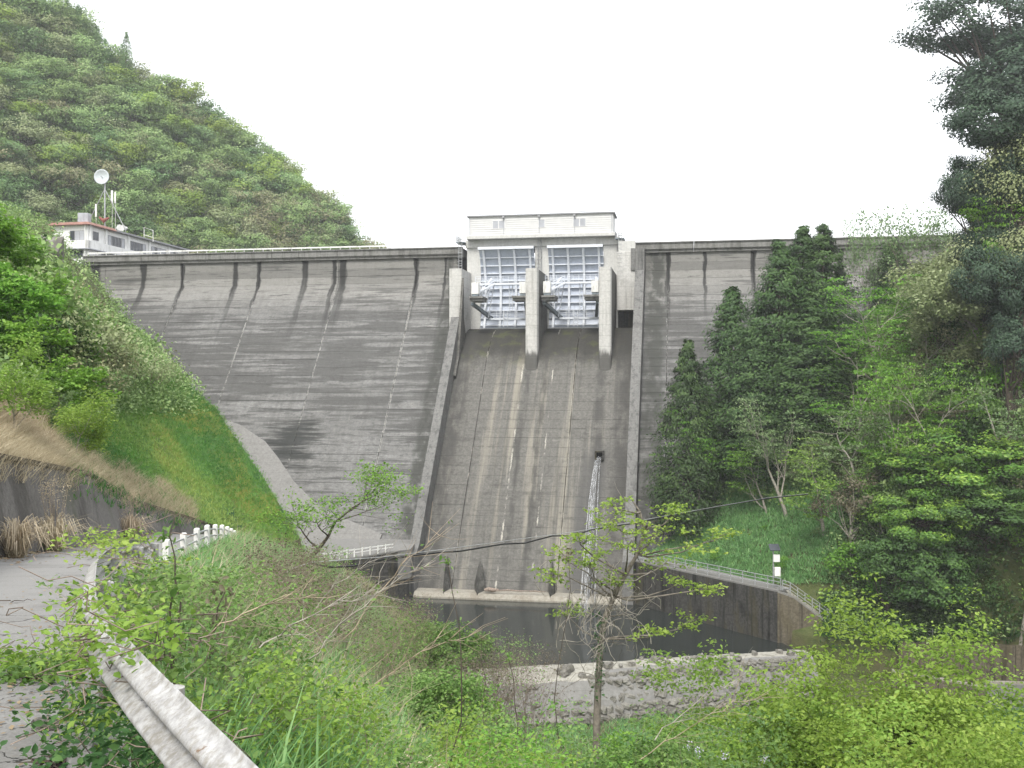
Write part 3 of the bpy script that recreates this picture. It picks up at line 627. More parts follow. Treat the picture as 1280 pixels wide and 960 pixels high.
# ------------------------------------------------------------------ spillway gates
def gate(s0, s1, word):
    g_ = empty('spillway_gate', DO, DR, 'pale blue steel radial gate in the %s spillway bay' % word, 'gate', 'spillway gates')
    arc = lambda z, r=14.0: 13 - math.sqrt(r * r - (z - 17) ** 2)          # e of the skin
    zs = np.linspace(10.6, 25.3, 13)
    prof = [(-arc(z) + .1, z) for z in zs] + [(-arc(z), z) for z in zs[::-1]]
    MB().prism(prof, s0, s1).build('skin_plate', M['paint_blue'], g_)
    w = s1 - s0
    def arcbeam(x, wd, dp, z0=10.6, z1=25.3, mt=M['paint_rib'], nm='vertical_girder'):
        zz = np.linspace(z0, z1, 13); MB().prism([(-arc(z) - .002, z) for z in zz] + [(-arc(z) - dp, z) for z in zz[::-1]], x - wd / 2, x + wd / 2).build(nm, mt, g_)
    for f in (.085, .365, .645, .925): arcbeam(s0 + w * f, .42, .75)
    z = 11.1
    while z < 25:
        e = arc(z); fr = [0.0, .085, .365, .645, .925, 1.0]
        for a, b in zip(fr[:-1], fr[1:]):
            MB().box((s0 + w * a + (.21 if a else 0), -e - .5, z - .09), (s0 + w * b - (.21 if b < 1 else 0), -e - .004, z + .09)).build('rib', M['paint_rib'], g_)
        z += 1.42
    MB().box((s0 - .05, -arc(25.3) - .95, 25.32), (s1 + .05, -arc(25.3) + .1, 25.8)).build('top_beam', M['paint_rib'], g_)
    MB().box((s0 - .05, -arc(10.6) - .9, 10.3), (s1 + .05, -arc(10.6) + .2, 10.62)).build('bottom_seal', M['steel'], g_)
    # arms to the trunnions
    for sa, sb in ((s0 + .35, s0 + 2.6), (s1 - .35, s1 - 1.2)):
        MB().beam((sa, -9.3, 14.6), (sb, -2.2, 12.3), .5, .6).build('radial_arm', M['paint_dark'], g_)
        MB().beam((sa, -9.3, 14.9), (sb, -2.2, 19.6), .4, .5).build('radial_arm', M['paint_rib'], g_)
    MB().box((s0 + 2.3, -3.4, 12.0), (s1 - .3, -2.2, 12.35)).build('lower_girder', M['paint_rib'], g_)
    # bridge with railings, ladders
    b_ = empty('gate_walkway', DO, DR, 'pale steel walkway with railings across the %s spillway gate' % word, 'walkway', 'gate walkways')
    MB().box((s0 - .3, -5.2, 18.35), (s1 + .2, -4.0, 18.72)).build('deck', M['paint_rib'], b_)
    m = MB(); railing(m, [(s0, -5.1, 18.72), (s1, -5.1, 18.72)], 1.2, 4, .04, 1.0); m.build('railing', M['paint_rib'], b_)
    m = MB(); railing(m, [(s0 + 2.4, -3.4, 12.36), (s1 - .3, -3.4, 12.36)], 1.3, 3, .045, 1.3); m.build('lower_railing', M['paint_rib'], b_)
    m = MB(); ladder(m, (s0 + 2.0, -4.4, 12.4), (s0 + 3.1, -4.6, 18.4), (1, .2, 0), .7, .09, .9); m.build('ladder', M['paint_rib'], b_)
    m = MB(); ladder(m, (s0 + 1.0, -5.0, 13.6), (s0 + 2.2, -5.0, 18.4), (1, .2, 0), .6, .07, .8); m.build('ladder', M['paint_rib'], b_)
    m = MB(); ladder(m, (s0 + 6.6, -4.3, 13.4), (s0 + 6.6, -4.3, 18.4), (1, 0, 0), .6, .07, .6); m.build('ladder', M['paint_rib'], b_)
    m = MB(); ladder(m, (s0 + 5.5, -3.7, 10.6), (s0 + 5.5, -3.7, 13.6), (1, 0, 0), .7, .08, .6); m.build('ladder', M['paint_rib'], b_)
    m = MB(); m.beam((s0 + .4, -8.8, 16.3), (s0 + 3.6, -5.2, 18.5), .7, .2)
    railing(m, [(s0 + .4, -8.8, 16.4), (s0 + 3.6, -5.2, 18.6)], 1.2, 3, .045, .8); m.build('steps', M['paint_rib'], b_)
    for x0, x1, pos_ in ((s0 - .05, s0 + 2.5, 'left'), (s1 - 2.7, s1 + .05, 'right')):
        m = MB().box((x0, -10.4, 15.5), (x1, -6.0, 15.85)).box((x0 + .1, -10.0, 15.0), (x1 - .1, -6.3, 15.49)); m.build('bracket_platform', M['deck'], b_)
        railing_m = MB(); railing(railing_m, [(x0 + (0 if pos_ == 'left' else 0), -6.1, 15.85), (x1, -6.1, 15.85)], 1.1, 3, .04, .9); railing_m.build('railing', M['paint_rib'], b_)
        cx = x0 + .95 if pos_ == 'left' else x1 - .8
        cb = empty('hoist_cabinet', DO, DR, 'white steel cabinet on the %s bracket platform of the %s gate bay' % (pos_, word), 'cabinet', 'gate cabinets')
        MB().box((cx - .65, -9.6, 16.35), (cx + .65, -8.4, 18.4)).build('body', M['white'], cb, bevel=.04)
        MB().box((cx - .55, -9.5, 15.86), (cx + .55, -8.5, 16.34)).build('base', M['paint_dark'], cb)
gate(-6.05, 4.45, 'left'); gate(7.1, 17.4, 'right')

# ------------------------------------------------------------------ stilling basin walls, platform, weir, water
def wall_line(name, pts, th, zb, mat, label, cat='wall', cap=None, side=1, panel=8.0):
    """pts: (x,y,ztop) world polyline; wall thickness to the `side`; split in panels, an own coping"""
    root = empty(name, (0, 0, 0), 0, label, cat)
    for a, b in zip(pts[:-1], pts[1:]):
        a, b = Vector(a), Vector(b); L_ = Vector((b.x - a.x, b.y - a.y, 0)); n = max(1, int(round(L_.length / panel)))
        nrm = Vector((L_.y, -L_.x, 0)).normalized() * side
        for k in range(n):
            p = a + (b - a) * (k / n + .0015); q = a + (b - a) * ((k + 1) / n - .0015)
            def quad(p, q, z0p, z0q, z1p, z1q, o0, o1):
                c = [(p.x + nrm.x * o0, p.y + nrm.y * o0), (q.x + nrm.x * o0, q.y + nrm.y * o0), (q.x + nrm.x * o1, q.y + nrm.y * o1), (p.x + nrm.x * o1, p.y + nrm.y * o1)]
                return [(*c[0], z0p), (*c[1], z0q), (*c[2], z0q), (*c[3], z0p), (*c[0], z1p), (*c[1], z1q), (*c[2], z1q), (*c[3], z1p)]
            MB().hexa(quad(p, q, zb, zb, p.z - .2, q.z - .2, 0, th)).build('wall_panel', mat, root)
            if cap: MB().hexa(quad(p, q, p.z - .2, q.z - .2, p.z, q.z, -.06, th + .06)).build('coping', cap, root)
    return root
LWP = [(-15.6, 153.6, -24.9), (-15.7, 149.2, -24.7), (-17.8, 146, -24.5), (-22.6, 141, -24.5), (-28, 135.4, -24.5), (-34, 130.5, -24.5)]
wall_line('basin_wall', LWP, .9, -40, M['dark_wall'], 'black-stained curved retaining wall below the white-fenced platform left of the pool', side=1, cap=M['platform'], panel=5)
RWP = [(17.3, 147.3, -25.8), (24.6, 136.6, -25.75), (33.0, 124.5, -25.7)]
wall_line('basin_wall', RWP, -1.0, -40, M['dark_wall'], 'mossy black-stained basin wall below the railed walkway right of the pool', side=1, cap=M['platform'], panel=6.5)
wall_line('basin_wall', [(33.05, 124.45, -25.75), (35.0, 124.2, -26.4), (39.2, 124.0, -29.6), (49, 117.0, -29.8)], -1.0, -40, M['channel'], 'brown mossy wall under the stairs right of the pool', side=1, cap=M['platform'], panel=6)
wall_line('channel_wall', [(45.4, 117.3, -30.3), (52.4, 116.9, -30.4), (78, 116.2, -30.8)], -.7, -40, M['channel'], 'upper brown mossy channel wall at the right below the wooded slope', side=1, cap=M['channel'], panel=6)
wall_line('channel_wall', [(43, 113.2, -32.4), (52.3, 110.3, -33.4)], -.7, -40, M['channel'], 'lower dark brown channel wall stepping forward at the right', side=1, cap=M['sill'], panel=5)
wall_line('channel_wall', [(52.4, 110.8, -33.0), (76, 109.5, -33.3)], -.7, -40, M['apron'], 'pale low kerb wall behind the blue-green herbs at the right edge', side=1, cap=M['sill'], panel=6)
# walkway on the right wall
wk = MB(); pts = [(17.9, 148.6), (25.4, 137.2), (33.9, 125)]
wk.vprism([(18.1, 148), (33.9, 125.1), (35.2, 126.6), (28, 138), (20.6, 149)], -27.5, -25.76)
wk.vprism([(40, 124.4), (49.2, 117.7), (50.4, 119.2), (41, 126.4)], -31.5, -29.9); tag(wk.build('walkway', M['platform']), kind='structure')
st = empty('concrete_stairs', (0, 0, 0), 0, 'concrete steps descending from the walkway to the lower path right of the pool', 'stairs')
for k in range(14):
    t = k / 14; x = 34.4 + 5.4 * t; y = 124.6 - .2 * t; zt = -25.95 - 3.9 * t
    MB().box((x, y, zt - 1.4), (x + .4, y + 1.7, zt)).build('step', M['stone_light'], st)
def rail_thing(name, pts, h, nr, label, mat, r=.035, step=2.0, group=None):
    root = empty(name, (0, 0, 0), 0, label, 'railing', group)
    for k in range(nr):
        MB().tube([Vector(p) + Vector((0, 0, h * (k + 1) / nr)) for p in pts], r, 5).build('rail', mat, root)
    for a, b in zip(pts[:-1], pts[1:]):
        a, b = Vector(a), Vector(b); n = max(1, int(round((b - a).length / step)))
        for k in range(n + (1 if b == Vector(pts[-1]) else 0)):
            q = a + (b - a) * k / n; MB().tube([q - Vector((0, 0, .02)), q + Vector((0, 0, h + .02))], r * 1.35, 5).build('post', mat, root)
    return root
rail_thing('walkway_railing', [(17.9, 147.2, -25.78), (25.2, 136.6, -25.75), (33.5, 124.65, -25.7)], 1.45, 3, 'grey three-bar railing along the walkway above the right basin wall', M['steel'], .05)
rail_thing('stair_railing', [(33.7, 124.5, -25.7), (34.6, 124.3, -26.0), (40, 124.1, -29.8)], 1.3, 3, 'grey bar railing going down beside the concrete steps', M['steel'], .05, 1.2)
rail_thing('path_railing', [(40.1, 123.9, -29.8), (49.3, 117.2, -29.8)], 1.1, 3, 'grey railing on the lower path behind the bright maple', M['steel'], .045)
# sensor pole with solar panel
sp = empty('solar_sensor_pole', (32.9, 125.9, -25.76), 0, 'slim steel pole with a small solar panel and two white boxes by the walkway railing', 'pole')
MB().tube([(0, 0, 0), (0, 0, 5.0)], .09, 8).build('pole', M['steel'], sp)
MB().hexa([(-.55, -.6, 4.85), (.75, -.6, 4.85), (.75, .35, 5.5), (-.55, .35, 5.5), (-.55, -.62, 4.93), (.75, -.62, 4.93), (.75, .33, 5.58), (-.55, .33, 5.58)]).build('solar_panel', M['win'], sp)
MB().box((-.05, -.35, 3.4), (.75, .1, 4.3)).build('box', M['white'], sp, bevel=.03)
MB().box((.12, -.3, 1.6), (.85, .15, 2.7)).build('box', M['white'], sp, bevel=.03)
MB().box((-.35, -.35, -.02), (.35, .35, .12)).build('foot', M['platform'], sp)
# platform left
pl = MB().vprism([(-33.5, 131.3), (-27.6, 136.1), (-22.3, 141.6), (-17.5, 146.6), (-15.2, 149.6), (-14.9, 160), (-60, 168), (-56, 150), (-44, 138)], -29, -24.72)
tag(pl.build('paved_platform', M['platform']), kind='structure')
fe = empty('platform_fence', (0, 0, 0), 0, 'white post-and-rail fence along the edge of the paved platform left of the pool', 'fence')
fp = [Vector((-30.6, 133.6, -24.48)), Vector((-27.7, 136.0, -24.48)), Vector((-22.3, 141.4, -24.48)), Vector((-17.4, 146.3, -24.48))]
for zz, hh in ((1.05, .14), (.62, .08)):
    for a, b in zip(fp[:-1], fp[1:]): MB().beam(a + Vector((0, 0, zz)), b + Vector((0, 0, zz)), .1, hh).build('rail', M['white'], fe)
tot = 0
for a, b in zip(fp[:-1], fp[1:]):
    n = int((b - a).length / 1.25)
    for k in range(n): q = a + (b - a) * k / n; MB().box(q + Vector((-.08, -.08, 0)), q + Vector((.08, .08, 1.2))).build('post', M['white'], fe)
# lime rubble at the dam foot behind the platform
me_r = []
def rock_mesh(seed, rough=.22):
    r = np.random.RandomState(seed); V = []; F = []
    n = 4; g_ = np.linspace(-1, 1, n); idx = {}
    def vid(p):
        k = tuple(np.round(p, 4))
        if k not in idx: idx[k] = len(V); V.append(np.array(p, float))
        return idx[k]
    for ax in range(3):
        for sg in (-1, 1):
            for i in range(n - 1):
                for j in range(n - 1):
                    c = []
                    for a, b in ((i, j), (i + 1, j), (i + 1, j + 1), (i, j + 1)):
                        p = [0, 0, 0]; p[ax] = sg; p[(ax + 1) % 3] = g_[a]; p[(ax + 2) % 3] = g_[b]; c.append(vid(p))
                    F.append(tuple(c if sg > 0 else c[::-1]))
    V = np.array(V); V = V / (np.linalg.norm(V, axis=1)[:, None] ** .62); V *= (1 + r.uniform(-rough, rough, (len(V), 1)))
    V = V * r.uniform(.75, 1.1, 3); me = bpy.data.meshes.new('stone'); me.from_pydata([tuple(v) for v in V], [], F); me.materials.append(M['rock']); me.update(); return me
ROCKS = [rock_mesh(i) for i in range(7)]
# weir
wr = empty('stone_weir', (0, 0, 0), 0, 'low weir of pale concrete and rough stones damming the pool', 'weir')
wa, wb = Vector((-12, 109.3, 0)), Vector((34.6, 119.2, 0)); wd = (wb - wa).normalized(); wn_ = Vector((wd.y, -wd.x, 0))     # wn_ points downstream
def wp(t, o, z): q = wa + wd * t + wn_ * o; return (q.x, q.y, z)
WL = (wb - wa).length; V = []; secs = np.linspace(0, WL, 60); rw = np.random.RandomState(4)
offs = [(-.3, -37), (-.3, -31.75), (.9, -31.6), (3.0, -31.7), (5.0, -32.15), (6.6, -34.0), (8.2, -37)]
for t in secs:
    wdt = np.interp(t, [0, 20, 32, WL], [1, 1, .75, .6])
    for k, (o_, z_) in enumerate(offs): V.append(wp(t, o_ * (wdt if o_ > 0 else 1) + rw.uniform(-.15, .15) * (k in (1, 2, 3, 4)), z_ + rw.uniform(-.07, .1) * (0 < k < 6)))
n = len(offs); F = [(i * n + j, (i + 1) * n + j, (i + 1) * n + j + 1, i * n + j + 1) for i in range(len(secs) - 1) for j in range(n - 1)]
mb_ = MB().add(V, F); mb_.mi = [0 if (i % (n - 1)) < (4 if i // (n - 1) < 26 else 3) else 1 for i in range(len(F))]; mb_.build('concrete_cap', [M['stone_light'], M['apron']], wr)
def put_rock(name, p, size, parent=None, rr=rng, flat=.7):
    o = link(name, rr.choice(ROCKS), parent, p); o.rotation_euler = (rr.uniform(-.3, .3), rr.uniform(-.3, .3), rr.uniform(0, 6.3)); o.scale = (size, size * rr.uniform(.7, 1.1), size * flat); return o
cnt = 0
for row, (o_, z_) in enumerate([(4.4, -32.05), (5.0, -32.6), (5.3, -33.35), (6.1, -34.1), (6.9, -34.9), (7.6, -35.6)]):
    t = rng.uniform(4, 5)
    while t < WL - 1:
        wdt = float(np.interp(t, [0, 20, 32, WL], [1, 1, .75, .6]))
        if not (row < 2 and t < 19 and rng.random() < .75) and cnt < 290:
            put_rock('stone', wp(t, o_ * wdt + rng.uniform(-.2, .2), z_ + rng.uniform(-.12, .12)), rng.uniform(.5, .74), wr); cnt += 1
        t += rng.uniform(.8, 1.15)
for k in range(26): t = rng.uniform(22, WL); put_rock('stone', wp(t, rng.uniform(.2, 2.6), -31.5), rng.uniform(.25, .6), wr)
put_rock('stone', wp(17.5, 3.2, -31.6), .95, wr)
# water
wt = MB(); pz = -32.2
poly = [(-25, 118), (-11.6, 110.6), (-1, 112.2), (12, 115.0), (34.5, 120), (33.6, 124.5), (24.6, 137.6), (18, 147.6), (17.6, 151), (-15.5, 156), (-24, 142), (-30, 130)]
wt.V = [(x, y, pz) for x, y in poly]; wt.F = [tuple(range(len(poly)))]; wt.mi = [0]
tag(wt.build('pool_water', M['water']), kind='structure')
# falling jet
r_ = np.random.RandomState(8); m = MB()
for k in range(17):
    v = r_.normal(10.8, .24) if k < 11 else r_.normal(8.3, .25); ds = r_.normal(0, .16); s0 = so + r_.uniform(-.4, .4); z0 = zo + r_.uniform(-.45, -.1)
    T = math.sqrt(2 * (z0 + 32.2) / 9.8); t0 = r_.uniform(0, .25) * (k > 15)
    pts = []
    for t in np.linspace(t0 * T, T, 16): pts.append((s0 + ds * t, -(eo + .3 + v * t), z0 - 4.9 * t * t + 0 * t))
    m.tube(pts, list(np.interp(np.linspace(t0, 1, 16), [0, .3, 1], [.045, .05, .10])), 5)
o = m.build('water_jet', M['fall'], smooth=True); o.location = DO; o.rotation_euler = (0, 0, DR)
tag(o, 'thin white jet of water falling from the square outlet into the pool', 'water jet', kind='stuff')
# driftwood on the sill
for k, (s0, l, w) in enumerate([(4.0, 2.2, .35), (7.5, 5.5, .12), (11.0, 2.5, .1)]):
    p = dl(s0, 40.4, -30.85); o = MB().tube([(-l / 2, 0, 0), (-l * .2, .1, .12), (l * .15, -.08, .05), (l / 2, .1, .1)], [w * .6, w, w * .9, w * .3], 7).build('driftwood', M['twig'], smooth=True)
    o.location = p; o.rotation_euler = (0, 0, DR + .05)
    tag(o, ['thick reddish driftwood stump lying on the sill beside the wide splitter blade', 'long thin driftwood pole lying along the sill', 'short driftwood stick at the right on the sill'][k], 'driftwood')
# power cable
cb = [(388, 704, 44), (415, 709, 45), (440, 708, 46), (480, 699, 48), (515, 695, 50), (545, 691, 52), (575, 689, 54), (605, 684, 56), (630, 680, 58), (655, 679, 60), (690, 670, 63), (717, 669.5, 65), (740, 662, 67), (787, 655, 72), (860, 641, 80), (902, 632, 86), (960, 623, 94), (1010, 618, 101)]
q_ = P(366, 712, 43.5); q0_ = Vector((q_.x - .8, 43.2, ground(q_.x - .8, 43.2) - .2))
ca = MB().tube([q0_, q_] + [P(*c) for c in cb], [.046] * 20, 7).build('cable', M['black'], smooth=True)
kb = empty('power_cable', (0, 0, 0), 0, 'thick black cable sagging in waves across the spillway with a thin wire above it', 'cable'); ca.parent = kb
MB().tube([q0_, q_ + Vector((0, 0, .05))] + [P(x, y + dy, d) for x, y, d, dy in [(388, 703, 44, 0), (480, 696, 48, 0), (575, 684, 54, 0), (655, 673, 60, 0), (717, 665, 65, 0), (787, 653, 72, 0), (860, 639.5, 80, 0), (960, 622, 94, 0), (1010, 617, 101, 0)]], .022, 5).build('support_wire', M['steel'], kb)

# ------------------------------------------------------------------ control building and antennas
bz = 25.9; bc = Vector((-88.8, 209.2, bz)); BR = R(-10)
cbd = empty('control_building', bc, BR, 'white two-storey control building with red roof edge at the left end of the dam crest', 'building')
W_, D_, H_ = 7.8, 43.0, 7.4
MB().box((-W_, 0, 0), (0, D_, H_)).build('wall', M['plaster'], cbd)
MB().box((-W_ - 5, 3.2, 0), (-W_, 16, H_ - .9)).build('wing', M['plaster'], cbd)
m = MB(); m.hexa([(-W_ - .8, -.9, H_), (1.0, -.9, H_), (1.0, 9.5, H_), (-W_ - .8, 9.5, H_), (-W_ - .3, -.3, H_ + .62), (.4, -.3, H_ + .62), (.4, 9.4, H_ + .62), (-W_ - .3, 9.4, H_ + .62)])
m.build('roof', M['roof'], cbd)
MB().hexa([(-W_ - 6, 2.3, H_ - .9), (-W_, 2.3, H_ - .9), (-W_, 16.5, H_ - .9), (-W_ - 6, 16.5, H_ - .9), (-W_ - 5.4, 2.8, H_ - .35), (-W_, 2.8, H_ - .35), (-W_, 16, H_ - .35), (-W_ - 5.4, 16, H_ - .35)]).build('roof', M['roof'], cbd)
MB().box((-W_ - .6, 9.52, H_ + .003), (.9, D_ + .9, H_ + .35)).build('roof', M['grey_trim'], cbd)
MB().box((-W_ - 5.3, -.75, 2.5), (.7, 0, 4.1)).box((.0, -.75, 2.5), (.7, 20, 4.1)).build('balcony', M['plaster'], cbd)
MB().box((-W_ - 5.3, -.85, 2.3), (.8, -.0, 2.497)).box((.003, 0, 2.3), (.8, 20, 2.497)).build('balcony_slab', M['winlight'], cbd)
def bwin(x0, x1, z0, z1, y, side, n):
    m = MB(); o_ = -.06 if side == 'f' else 0
    def bx(m, a0, a1, z0, z1, d0, d1):
        if side == 'f': m.box((a0, -d1, z0), (a1, -d0, z1))
        else: m.box((d0, a0, z0), (d1, a1, z1))
    bx(m, x0, x1, z0 - .08, z0, .0, .09); bx(m, x0, x1, z1, z1 + .08, .0, .09)
    for k in range(n + 1): a = x0 + (x1 - x0) * k / n; bx(m, a - .05, a + .05, z0, z1, .0, .085)
    w = m.build('window', M['grey_trim'], cbd)
    for k in range(n):
        a = x0 + (x1 - x0) * k / n; b = x0 + (x1 - x0) * (k + 1) / n; m = MB(); bx(m, a + .05, b - .05, z0, z1, .003, .03); m.build('pane', M['winlight'] if rng.random() < .45 else M['win'], w)
bwin(-4.0, -.7, 4.3, 6.2, 0, 'f', 3); bwin(1.9, 3.9, 4.6, 6.3, 0, 's', 1)
for a in (7.5, 16.3, 25.3, 34): bwin(a, a + 6.4, 4.3, 6.3, 0, 's', 5)
for a in (.9, 6.6, 15.4, 24.2, 33.0): MB().box((.003, a - .3, 2.5 if a > 20 else 4.1), (.28, a + .3, H_ - .003)).build('pilaster', M['plaster'], cbd)
bwin(-5.5, -1, .5, 2.1, 0, 'f', 2); bwin(5, 8, .6, 2.0, 0, 's', 2)
MB().tube([(-.35, -.4, 0), (-.35, -.4, H_)], .09, 6).build('column', M['plaster'], cbd)
def lw(x, y, z): return bc + Matrix.Rotation(BR, 3, 'Z') @ Vector((x, y, z))
# dish on a tripod mast; top at px(128,222)
dt = lw(1.8 - 4, 11, H_ + .3)
dbase = Vector((-85.6, 217.5, bz + H_ + .3)); mt = empty('dish_mast', dbase, 0, 'slim steel mast with two bracing struts carrying the round dish on the roof', 'mast')
hz = (480 - 226) / 1250 * 217.5 - dbase.z
dx = (131 - 640) / 1250 * 217.5 - dbase.x
MB().tube([(dx, 0, 0), (dx, 0, hz)], .16, 8).build('pole', M['steel'], mt)
MB().tube([(dx, 0, hz * .83), (dx - 4.6, 1.5, 1.0)], .09, 6).build('strut', M['steel'], mt); MB().tube([(dx, 0, hz * .83), (dx + 4.3, .5, 0)], .09, 6).build('strut', M['steel'], mt)
MB().tube([(dx + .2, 0, hz * .8), (dx + 1.9, 0, hz * .5)], .06, 6).build('bracket', M['steel'], mt)
dd = empty('dish_antenna', dbase + Vector((dx - .45, -.5, hz + .75)), 0, 'round pale grey dish antenna on top of the roof mast', 'dish')
V = []; F = []; nr_, na = 6, 24
for i in range(nr_ + 1):
    rr = 1.62 * i / nr_
    for a in range(na): V.append((rr * math.cos(a * 2 * math.pi / na), .55 * (rr / 1.62) ** 2 * -1 + .3, rr * math.sin(a * 2 * math.pi / na)))
for i in range(nr_):
    for a in range(na): F.append((i * na + a, i * na + (a + 1) % na, (i + 1) * na + (a + 1) % na, (i + 1) * na + a))
n0 = len(V); V += [(v[0] * 1.02, v[1] + .14, v[2] * 1.02) for v in V]; F += [tuple(i + n0 for i in reversed(f)) for f in F]
for a in range(na): F.append((nr_ * na + a, nr_ * na + (a + 1) % na, n0 + nr_ * na + (a + 1) % na, n0 + nr_ * na + a))
MB().add(V, F).build('reflector', plain('dish_grey', (.50, .54, .56), .5, 0, .06), dd, smooth=True)
MB().tube([(0, .3, 0), (0, -.5, 0)], .08, 6).build('feed', M['grey_trim'], dd)
for px, y0, y1, w, lab in ((120, 255, 271, .35, 'left of the mast'), (140, 238, 254, .42, 'nearest right of the mast'), (144, 240, 254, .3, 'farthest right of the mast')):
    q = P(px, y1, 218); o = MB().box((-w / 2, -.12, 0), (w / 2, .12, (y1 - y0) / 1250 * 218)).tube([(0, .1, -(4 if px == 120 else 6)), (0, .1, 1.2)], .05, 5).build('panel_antenna', M['white'], bevel=.03); o.location = q
    tag(o, 'white upright panel antenna %s on the control building roof' % lab, 'antenna')
o = MB().box((-1.1, -.9, 0), (1.1, .9, 2.4)).box((-1.0, -.98, .2), (.2, -.9, 2.2)).build('rooftop_unit', M['winlight'], bevel=.05); o.location = lw(-2.9, 3.4, H_ + .62); tag(o, 'pale grey box unit standing on the red roof edge', 'roof unit')
for k, px in enumerate((148, 156)):
    q = P(px, 285, 222); o = MB().tube([(0, .5, 0), (0, 0, 0), (0, -.5, 0)], [.3, .35, .75], 10).tube([(0, .2, -.9), (0, .2, 0)], .07, 5).build('loudspeaker', M['white']); o.location = q; o.rotation_euler = (0, 0, .9 - 1.6 * k)
    tag(o, 'white horn loudspeaker on the roof, the %s of the pair' % ('left' if k == 0 else 'right'), 'loudspeaker', 'roof loudspeakers')
q = P(186, 300, 232); o = MB().tube([(-1.1, 0, 0), (-1.1, 0, 2.9), (1.0, 0, 2.2), (1.0, 0, -.4)], .09, 5).tube([(-1.1, 0, 1.2), (1.0, 0, .6)], .06, 5).build('roof_frame', M['white']); o.location = q; tag(o, 'thin white pipe frame standing on the grey part of the roof', 'frame')
q = P(130, 274, 217); o = MB().tube([(-1.0, 0, .4), (0, -.3, -.4), (1.1, 0, .3)], [.2, .5, .2], 7).tube([(0, 0, -1.2), (0, 0, -.2)], .06, 5).build('red_lamp', M['rustred']); o.location = q; tag(o, 'small red fitting at the foot of the dish mast', 'beacon')
# stairs at the left end of the crest
sr = empty('crest_stair_railing', (0, 0, 0), 0, 'white sloping stair railing at the left end of the dam crest', 'railing')
for o0 in (0, .9):
    MB().tube([P(74, 350 + o0 * 5, 200), P(103, 322 + o0 * 5, 203)], .16, 6).build('rail', M['white'], sr)
for t in (0.1, .35, .6, .85):
    a = P(74 + 29 * t, 350 - 28 * t, 200 + 3 * t); MB().tube([a, a - Vector((0, 0, 1.7))], .1, 5).build('post', M['white'], sr)
m = MB().box((-92.8, 203.6, 14), (-89.6, 208, 24.9)); tag(m.build('abutment_wall', M['deck']), 'grey concrete end wall where the dam crest meets the hillside', 'wall')

# ------------------------------------------------------------------ roadside: retaining wall, kerb, guardrail, white posts
rt = empty('retaining_wall', (0, 0, 0), 0, 'grey streaked shotcrete retaining wall with mossy top edge left of the road', 'wall')
ys = np.arange(14, 62.1, 1.0); V = []
for y in ys:
    X, Z = cols(y); xb, zb, xt, zt = X[6] + .22, Z[6] - .3, X[5] + .22, Z[5] + .12
    for f in np.linspace(0, 1, 7): V.append((xb + (xt - xb) * f - .04 * wob(y * 6, f * 30), y, zb + (zt - zb) * f))
    V.append((xt - .65, y, zt)); V.append((xt - .65, y, zt - 1))
n = 9; F = [(i * n + j, (i + 1) * n + j, (i + 1) * n + j + 1, i * n + j + 1) for i in range(len(ys) - 1) for j in range(n - 1)]
MB().add(V, F).build('facing', M['shot'], rt, smooth=False)
V = []
for y in ys:
    X, Z = cols(y); xt, zt = X[5], Z[5] + .125
    xt += .22; V += [(xt + .05, y, zt), (xt + .05, y, zt + .14), (xt - .32, y, zt + .14), (xt - .32, y, zt)]
F = [(i * 4 + j, (i + 1) * 4 + j, (i + 1) * 4 + (j + 1) % 4, i * 4 + (j + 1) % 4) for i in range(len(ys) - 1) for j in range(4)]
MB().add(V, F).build('top_edge', M['channel'], rt)
kb_ = empty('kerb', (0, 0, 0), 0, 'worn concrete kerb along the right edge of the near road', 'kerb')
yy = -4.0
while yy < 22:
    X0, Z0 = cols(yy); X1, Z1 = cols(yy + 1.18)
    x0, x1, z0, z1 = X0[7] - .38, X1[7] - .38, Z0[7] + .03, Z1[7] + .03
    MB().hexa([(x0, yy, z0 - .3), (x0 + .17, yy, z0 - .3), (x1 + .17, yy + 1.18, z1 - .3), (x1, yy + 1.18, z1 - .3), (x0 + .02, yy, z0 + .13), (x0 + .16, yy, z0 + .13), (x1 + .16, yy + 1.18, z1 + .13), (x1 + .02, yy + 1.18, z1 + .13)]).build('kerb_stone', M['apron'], kb_, bevel=.015)
    yy += 1.2
gr = empty('guardrail', (0, 0, 0), 0, 'old white steel guardrail with flaking paint curving along the near road edge', 'guardrail')
GP = [(2.6, -3.2, -1.2), (.95, 0, -1.2), (.18, 1.6, -1.2), (-.79, 3.1, -1.19), (-1.69, 4.5, -1.2), (-2.55, 6.1, -1.31), (-3.17, 7.6, -1.45), (-3.82, 9.2, -1.62), (-4.46, 11, -1.83), (-5.4, 14, -2.18), (-6.4, 17.6, -2.7), (-7.2, 20, -3.05)]
def spline(pts, n):
    p = np.array(pts, float); t = np.concatenate([[0], np.cumsum(np.linalg.norm(np.diff(p, axis=0), axis=1))]); tt = np.linspace(0, t[-1], n)
    q = np.stack([np.interp(tt, t, p[:, k]) for k in range(3)], -1)
    for _ in range(6): q[1:-1] = (q[:-2] + 2 * q[1:-1] + q[2:]) / 4
    return q
q = spline(GP, 110); tg = np.gradient(q, axis=0); tg[:, 2] = 0; tg /= np.linalg.norm(tg, axis=1)[:, None]; nr2 = np.stack([-tg[:, 1], tg[:, 0], 0 * tg[:, 0]], -1)   # towards the road
pr = []
for k in range(25):
    f = k / 24; zz = -.31 * f; pr.append((zz, .040 * (1 - math.cos(f * 4 * math.pi))))
outer = [(z_, d_) for z_, d_ in pr]; inner = [(z_, d_ - .006) for z_, d_ in pr[::-1]]; loop = outer + inner; n = len(loop); V = []
